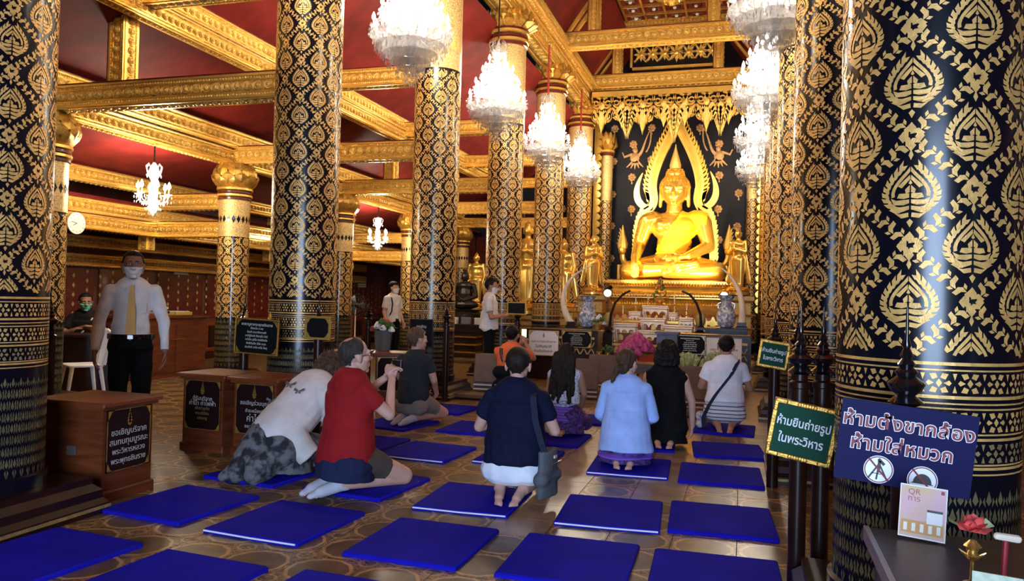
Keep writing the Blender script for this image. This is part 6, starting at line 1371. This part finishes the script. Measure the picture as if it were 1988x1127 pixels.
# 7 woman in the light blue shirt
f = Fig('woman with a low ponytail kneeling in a light blue shirt', (-.93, 6.64, .026), rad(4), .89, 'skin_fair', 1.06).kneel(.03).body((((-.255, .04, .46), (-.13, .24, .34)), ((.255, .04, .46), (.13, .24, .34))), (-30, -6))
f.legwear('skirt_print', 'skirt'); f.shirt('shirt_sky', 0, .115, .026, 'shirt', 1.20, True); f.cloth('hem_band', [flatcone((0, -.05, .085), (0, -.05, .12), .262, .262, 20, .95, (1, 0, 0)), ball((0, -.05, .10), (.25, .23, .05))], 'skirt_band')
f.cloth('collar', [capsule(f.N+V3(-.03, -.02, -.02), f.N+V3(.03, -.02, -.02), .066, .066)], 'shirt_sky', .009)
f.hairblob('hair_brown', [ball((0, -.025, .035), (.088, .104, .095)), ball((0, -.07, -.03), (.068, .05, .07)), ball((0, -.125, -.05), (.038, .04, .04)), capsule((0, -.14, -.05), (-.03, -.17, -.17), .034, .014)])
b = MB(); b.add(tube([f.HT @ V3(.03*math.cos(2*PI*k/10), -.118+.01*math.sin(2*PI*k/10), -.045+.03*math.sin(2*PI*k/10)) for k in range(11)], .006, 6), 'strap'); b.build('hair_tie', f.t)
# 8 woman in the black dress
f = Fig('woman with a dark bob kneeling in a sleeveless black dress', (-.70, 7.72, .026), rad(4), .92, 'skin_fair', 1.14).kneel(.02).body((((-.25, .03, .48), (-.14, .24, .36)), ((.275, -.01, .47), (.285, .05, .20))), (14, -4), hdir=(None, (0, .15, -1)))
f.legwear('dress_black', 'skirt'); f.shirt('dress_black', 0, .10, .016, 'dress_top')
f.hairblob('hair_black', [ball((0, -.025, .035), (.105, .115, .105)), ball((0, -.06, -.05), (.115, .085, .11)), ball((.075, -.005, -.04), (.05, .07, .10)), ball((-.075, -.005, -.04), (.05, .07, .10))], wob=.006)
# 9 man in the white t-shirt
f = Fig('man kneeling in a white t-shirt and striped shorts with a cross strap', (-.16, 8.92, .026), rad(2), .96, 'skin_tan', 1.1).kneel(.02).body((((-.275, .02, .48), (-.12, .26, .47)), ((.275, .02, .48), (.12, .26, .47))), (0, -4))
f.legwear('shorts_stripe', 'shorts'); f.shirt('tee_white', .60, -.07, .016); f.hair('hair_black', short, .006); f.face()
t = thing('cross_body_bag', 'striped woven strap bag worn across the back of the man in white', 'bag', (-.16, 8.92, .026), rad(2), sc=.97)
P = [(.13, -.03, .80), (.125, -.11, .77), (.06, -.165, .64), (-.02, -.180, .53), (-.10, -.19, .42), (-.17, -.19, .30), (-.23, -.17, .16), (-.22, -.18, .04)]
b = MB(); q = []
for i, p in enumerate(P): q += [(p[0]-.026, p[1]-.012, p[2]-.012), (p[0]+.026, p[1]-.012, p[2]+.012), (p[0]+.026, p[1]+.004, p[2]+.012), (p[0]-.026, p[1]+.004, p[2]-.012)]
b.add((q, [(4*i+j, 4*i+(j+1) % 4, 4*i+4+(j+1) % 4, 4*i+4+j) for i in range(len(P)-1) for j in range(4)]+[(3, 2, 1, 0), (28, 29, 30, 31)]), 'strap'); b.build('strap', t, 20)
link('pouch', blob('pouch', [capsule((-.27, -.02, .05), (-.27, .05, .05), .05, .05), capsule((-.27, -.03, .14), (-.27, .06, .14), .055, .05)], .010, 'print_top', 3, .6), t)
# 10 standing man with the yellow tie
f = Fig('standing man in a white shirt and yellow tie with a face mask', (-5.36, 5.80, 0), rad(-140), 1.0, 'skin_brown', 1.06, 'standing people').stand(.10).body((((-.27, -.02, 1.10), (-.285, .04, .84)), ((.27, -.02, 1.10), (.285, .04, .84))), (4, 0), hands=(.35, .35))
f.legwear('trousers_black', 'trousers'); f.shirt('shirt_white', 0, -1, .012, 'shirt', 1.0, True); f.hair('hair_black', short, .007); f.face('mask_white')
f.cloth('collar', [flatcone(f.C+V3(0, .005, .070), f.C+V3(0, .012, .112), .078, .066, 16)], 'shirt_white', .006, 0)
for k in (-1, 1):
    P = [(k*.012, .082, 1.470), (k*.062, .045, 1.478), (k*.088, .060, 1.425), (k*.050, .118, 1.392)]; P = P if k > 0 else P[::-1]
    MB().add((P+[(x, y-.010, z) for x, y, z in P], [(3, 2, 1, 0), (4, 5, 6, 7)]+[(i, (i+1) % 4, 4+(i+1) % 4, 4+i) for i in range(4)]), 'shirt_white').build('collar_wing', f.t, 20)
b = MB(); b.add(lathe([(.196, .955), (.198, .965), (.198, .990), (.196, 1.0)], 24), 'black_gloss', TR(s=(1, .84, 1))); b.build('belt', f.t); MB().box(-.022, .022, .160, .172, .960, .994, 'metal_trim').build('belt_buckle', f.t, 0)
MB().add(prism([(-.125, 1.28), (-.045, 1.28), (-.045, 1.20), (-.085, 1.185), (-.125, 1.20)], .122, .128), 'shirt_white', TR(rx=rad(0))).build('breast_pocket', f.t, 0)
b = MB(); b.add(prism([(-.018, 1.445), (.018, 1.445), (.022, 1.40), (-.022, 1.40)][::-1], .122, .134), 'tie'); b.add(([(-.020, .128, 1.40), (.020, .128, 1.40), (.036, .152, 1.20), (.042, .158, .99), (0, .158, .945), (-.042, .158, .99), (-.036, .152, 1.20)]+[(x, y-.010, z) for x, y, z in [(-.020, .128, 1.40), (.020, .128, 1.40), (.036, .152, 1.20), (.042, .158, .99), (0, .158, .945), (-.042, .158, .99), (-.036, .152, 1.20)]], [(6, 5, 4, 3, 2, 1, 0), (7, 8, 9, 10, 11, 12, 13)]+[(i, (i+1) % 7, 7+(i+1) % 7, 7+i) for i in range(7)]), 'tie'); b.build('tie', f.t, 30, label='plain yellow tie')
for k in (-1, 1): link('shoe', blob('shoe', [capsule((k*.1, -.055, .04), (k*.125, .17, .032), .048, .042, sq=.8, axis=(1, 0, 0))], .010, 'black', 2, .6), f.t)
# 11 standing man in the white polo at the altar
f = Fig('standing man in a white polo with a mask facing right at the altar counter', (-4.13, 12.55, 0), rad(-78), 1.0, 'skin_tan', 1.0, 'standing people').stand().body((((-.24, .05, 1.10), (-.16, .30, 1.16)), ((.24, .05, 1.10), (.12, .32, 1.14))), (0, -10), hands=(.7, .7), hdir=((.3, .9, .1), (-.2, .95, .15)), pn=((.5, 0, .6), (-.5, 0, .6)))
f.legwear('trousers_black', 'trousers'); f.shirt('polo_white', .68, .03, .022, 'polo_shirt'); f.hair('hair_black', lambda p: short(p) or NECKLOW(p), .016); f.face('mask_white')
M_ = Matrix.Translation((-4.13, 12.55, 0)) @ Matrix.Rotation(rad(-78), 4, 'Z'); p = M_ @ V3(-.02, .42, 1.19); t = thing('white_phone', 'white phone in the hands of the man in the white polo', 'phone', p, rad(-78)); t.rotation_euler = (rad(-40), 0, rad(-78)); MB().add(bbox(-.036, .036, -.004, .004, -.07, .07, .003), 'white').build('case', t); MB().box(-.032, .032, -.0055, -.004, -.062, .062, 'glassy').build('display', t, 0)
# 12 standing person with a backpack strap
f = Fig('standing person in a white polo with a mask and dark shoulder strap', (-7.10, 15.0, 0), rad(-112), .98, 'skin_fair', .95, 'standing people').stand().body((((-.235, -.02, 1.10), (-.24, .08, .88)), ((.235, -.02, 1.10), (.24, .08, .88))), (14, 0))
f.legwear('trousers_black', 'trousers'); f.shirt('polo_white', .72, .03, .024, 'polo_shirt'); f.hair('hair_black', lambda p: short(p) or NECKLOW(p) or (p.z > .05), .016); f.face('mask_white')
b = MB(); b.add(tube([(.115, .02, 1.445), (.12, .085, 1.40), (.125, .125, 1.28), (.14, .12, 1.12), (.16, .06, 1.0)], .014, 6), 'strap'); b.build('shoulder_strap', f.t, 0)
for k in (-1, 1): link('shoe', blob('shoe', [capsule((k*.09, -.055, .04), (k*.115, .16, .032), .048, .042, sq=.8, axis=(1, 0, 0))], .012, 'black', 2, .6), f.t)
# 13 seated man in black behind the desk
f = Fig('seated man in black with a green face mask behind the dark desk', (-9.30, 9.15, .0), rad(-135), 1.0, 'skin_brown', 1.05, 'standing people')
f.P = V3(0, 0, .50); f.C = V3(0, .04, .94); f.up = V3(0, .09, 1).normalized(); f.N = V3(0, .06, 1.06)
for k in (-1, 1): f.q += [capsule((k*.09, 0, .48), (k*.12, .42, .48), .09, .062), capsule((k*.12, .42, .46), (k*.12, .38, .08), .06, .04), capsule((k*.12, .36, .04), (k*.13, .54, .03), .036, .03)]
f.body((((-.28, .14, .74), (.02, .34, .83)), ((.28, .14, .74), (-.02, .37, .86))), (8, -8), hdir=((1, .1, 0), (-1, .1, 0)), pn=((0, -.3, -1), (0, -.3, -1)))
q = [capsule((k*.09, 0, .48), (k*.12, .42, .48), .11, .08) for k in (-1, 1)]+[flatcone((k*.12, .42, .48), (k*.12, .38, .06), .08, .07) for k in (-1, 1)]+[ball((0, 0, .52), (.18, .14, .12))]
f.cloth('trousers', q, 'trousers_black'); f.shirt('uniform', .65, .0, .022, 'shirt'); f.hair('hair_black', short, .006); f.face('mask_green')
b = MB(); b.add(tube([(-.10, .14, .98), (.0, .165, .80), (.12, .12, .66)], .012, 5), 'paper'); b.build('shirt_piping', f.t)
t = thing('stool', 'dark stool under the seated man in black', 'stool', (-9.30, 9.15, 0)); MB().add(lathe([(.18, .33), (.19, .35), (.18, .37)], 18), 'wood_dark').build('seat', t)
for k in range(4): a_ = PI/4+k*PI/2; MB().add(tube([(.13*math.cos(a_), .13*math.sin(a_), .34), (.17*math.cos(a_), .17*math.sin(a_), 0)], .016, 6), 'wood_dark').build('leg', t)
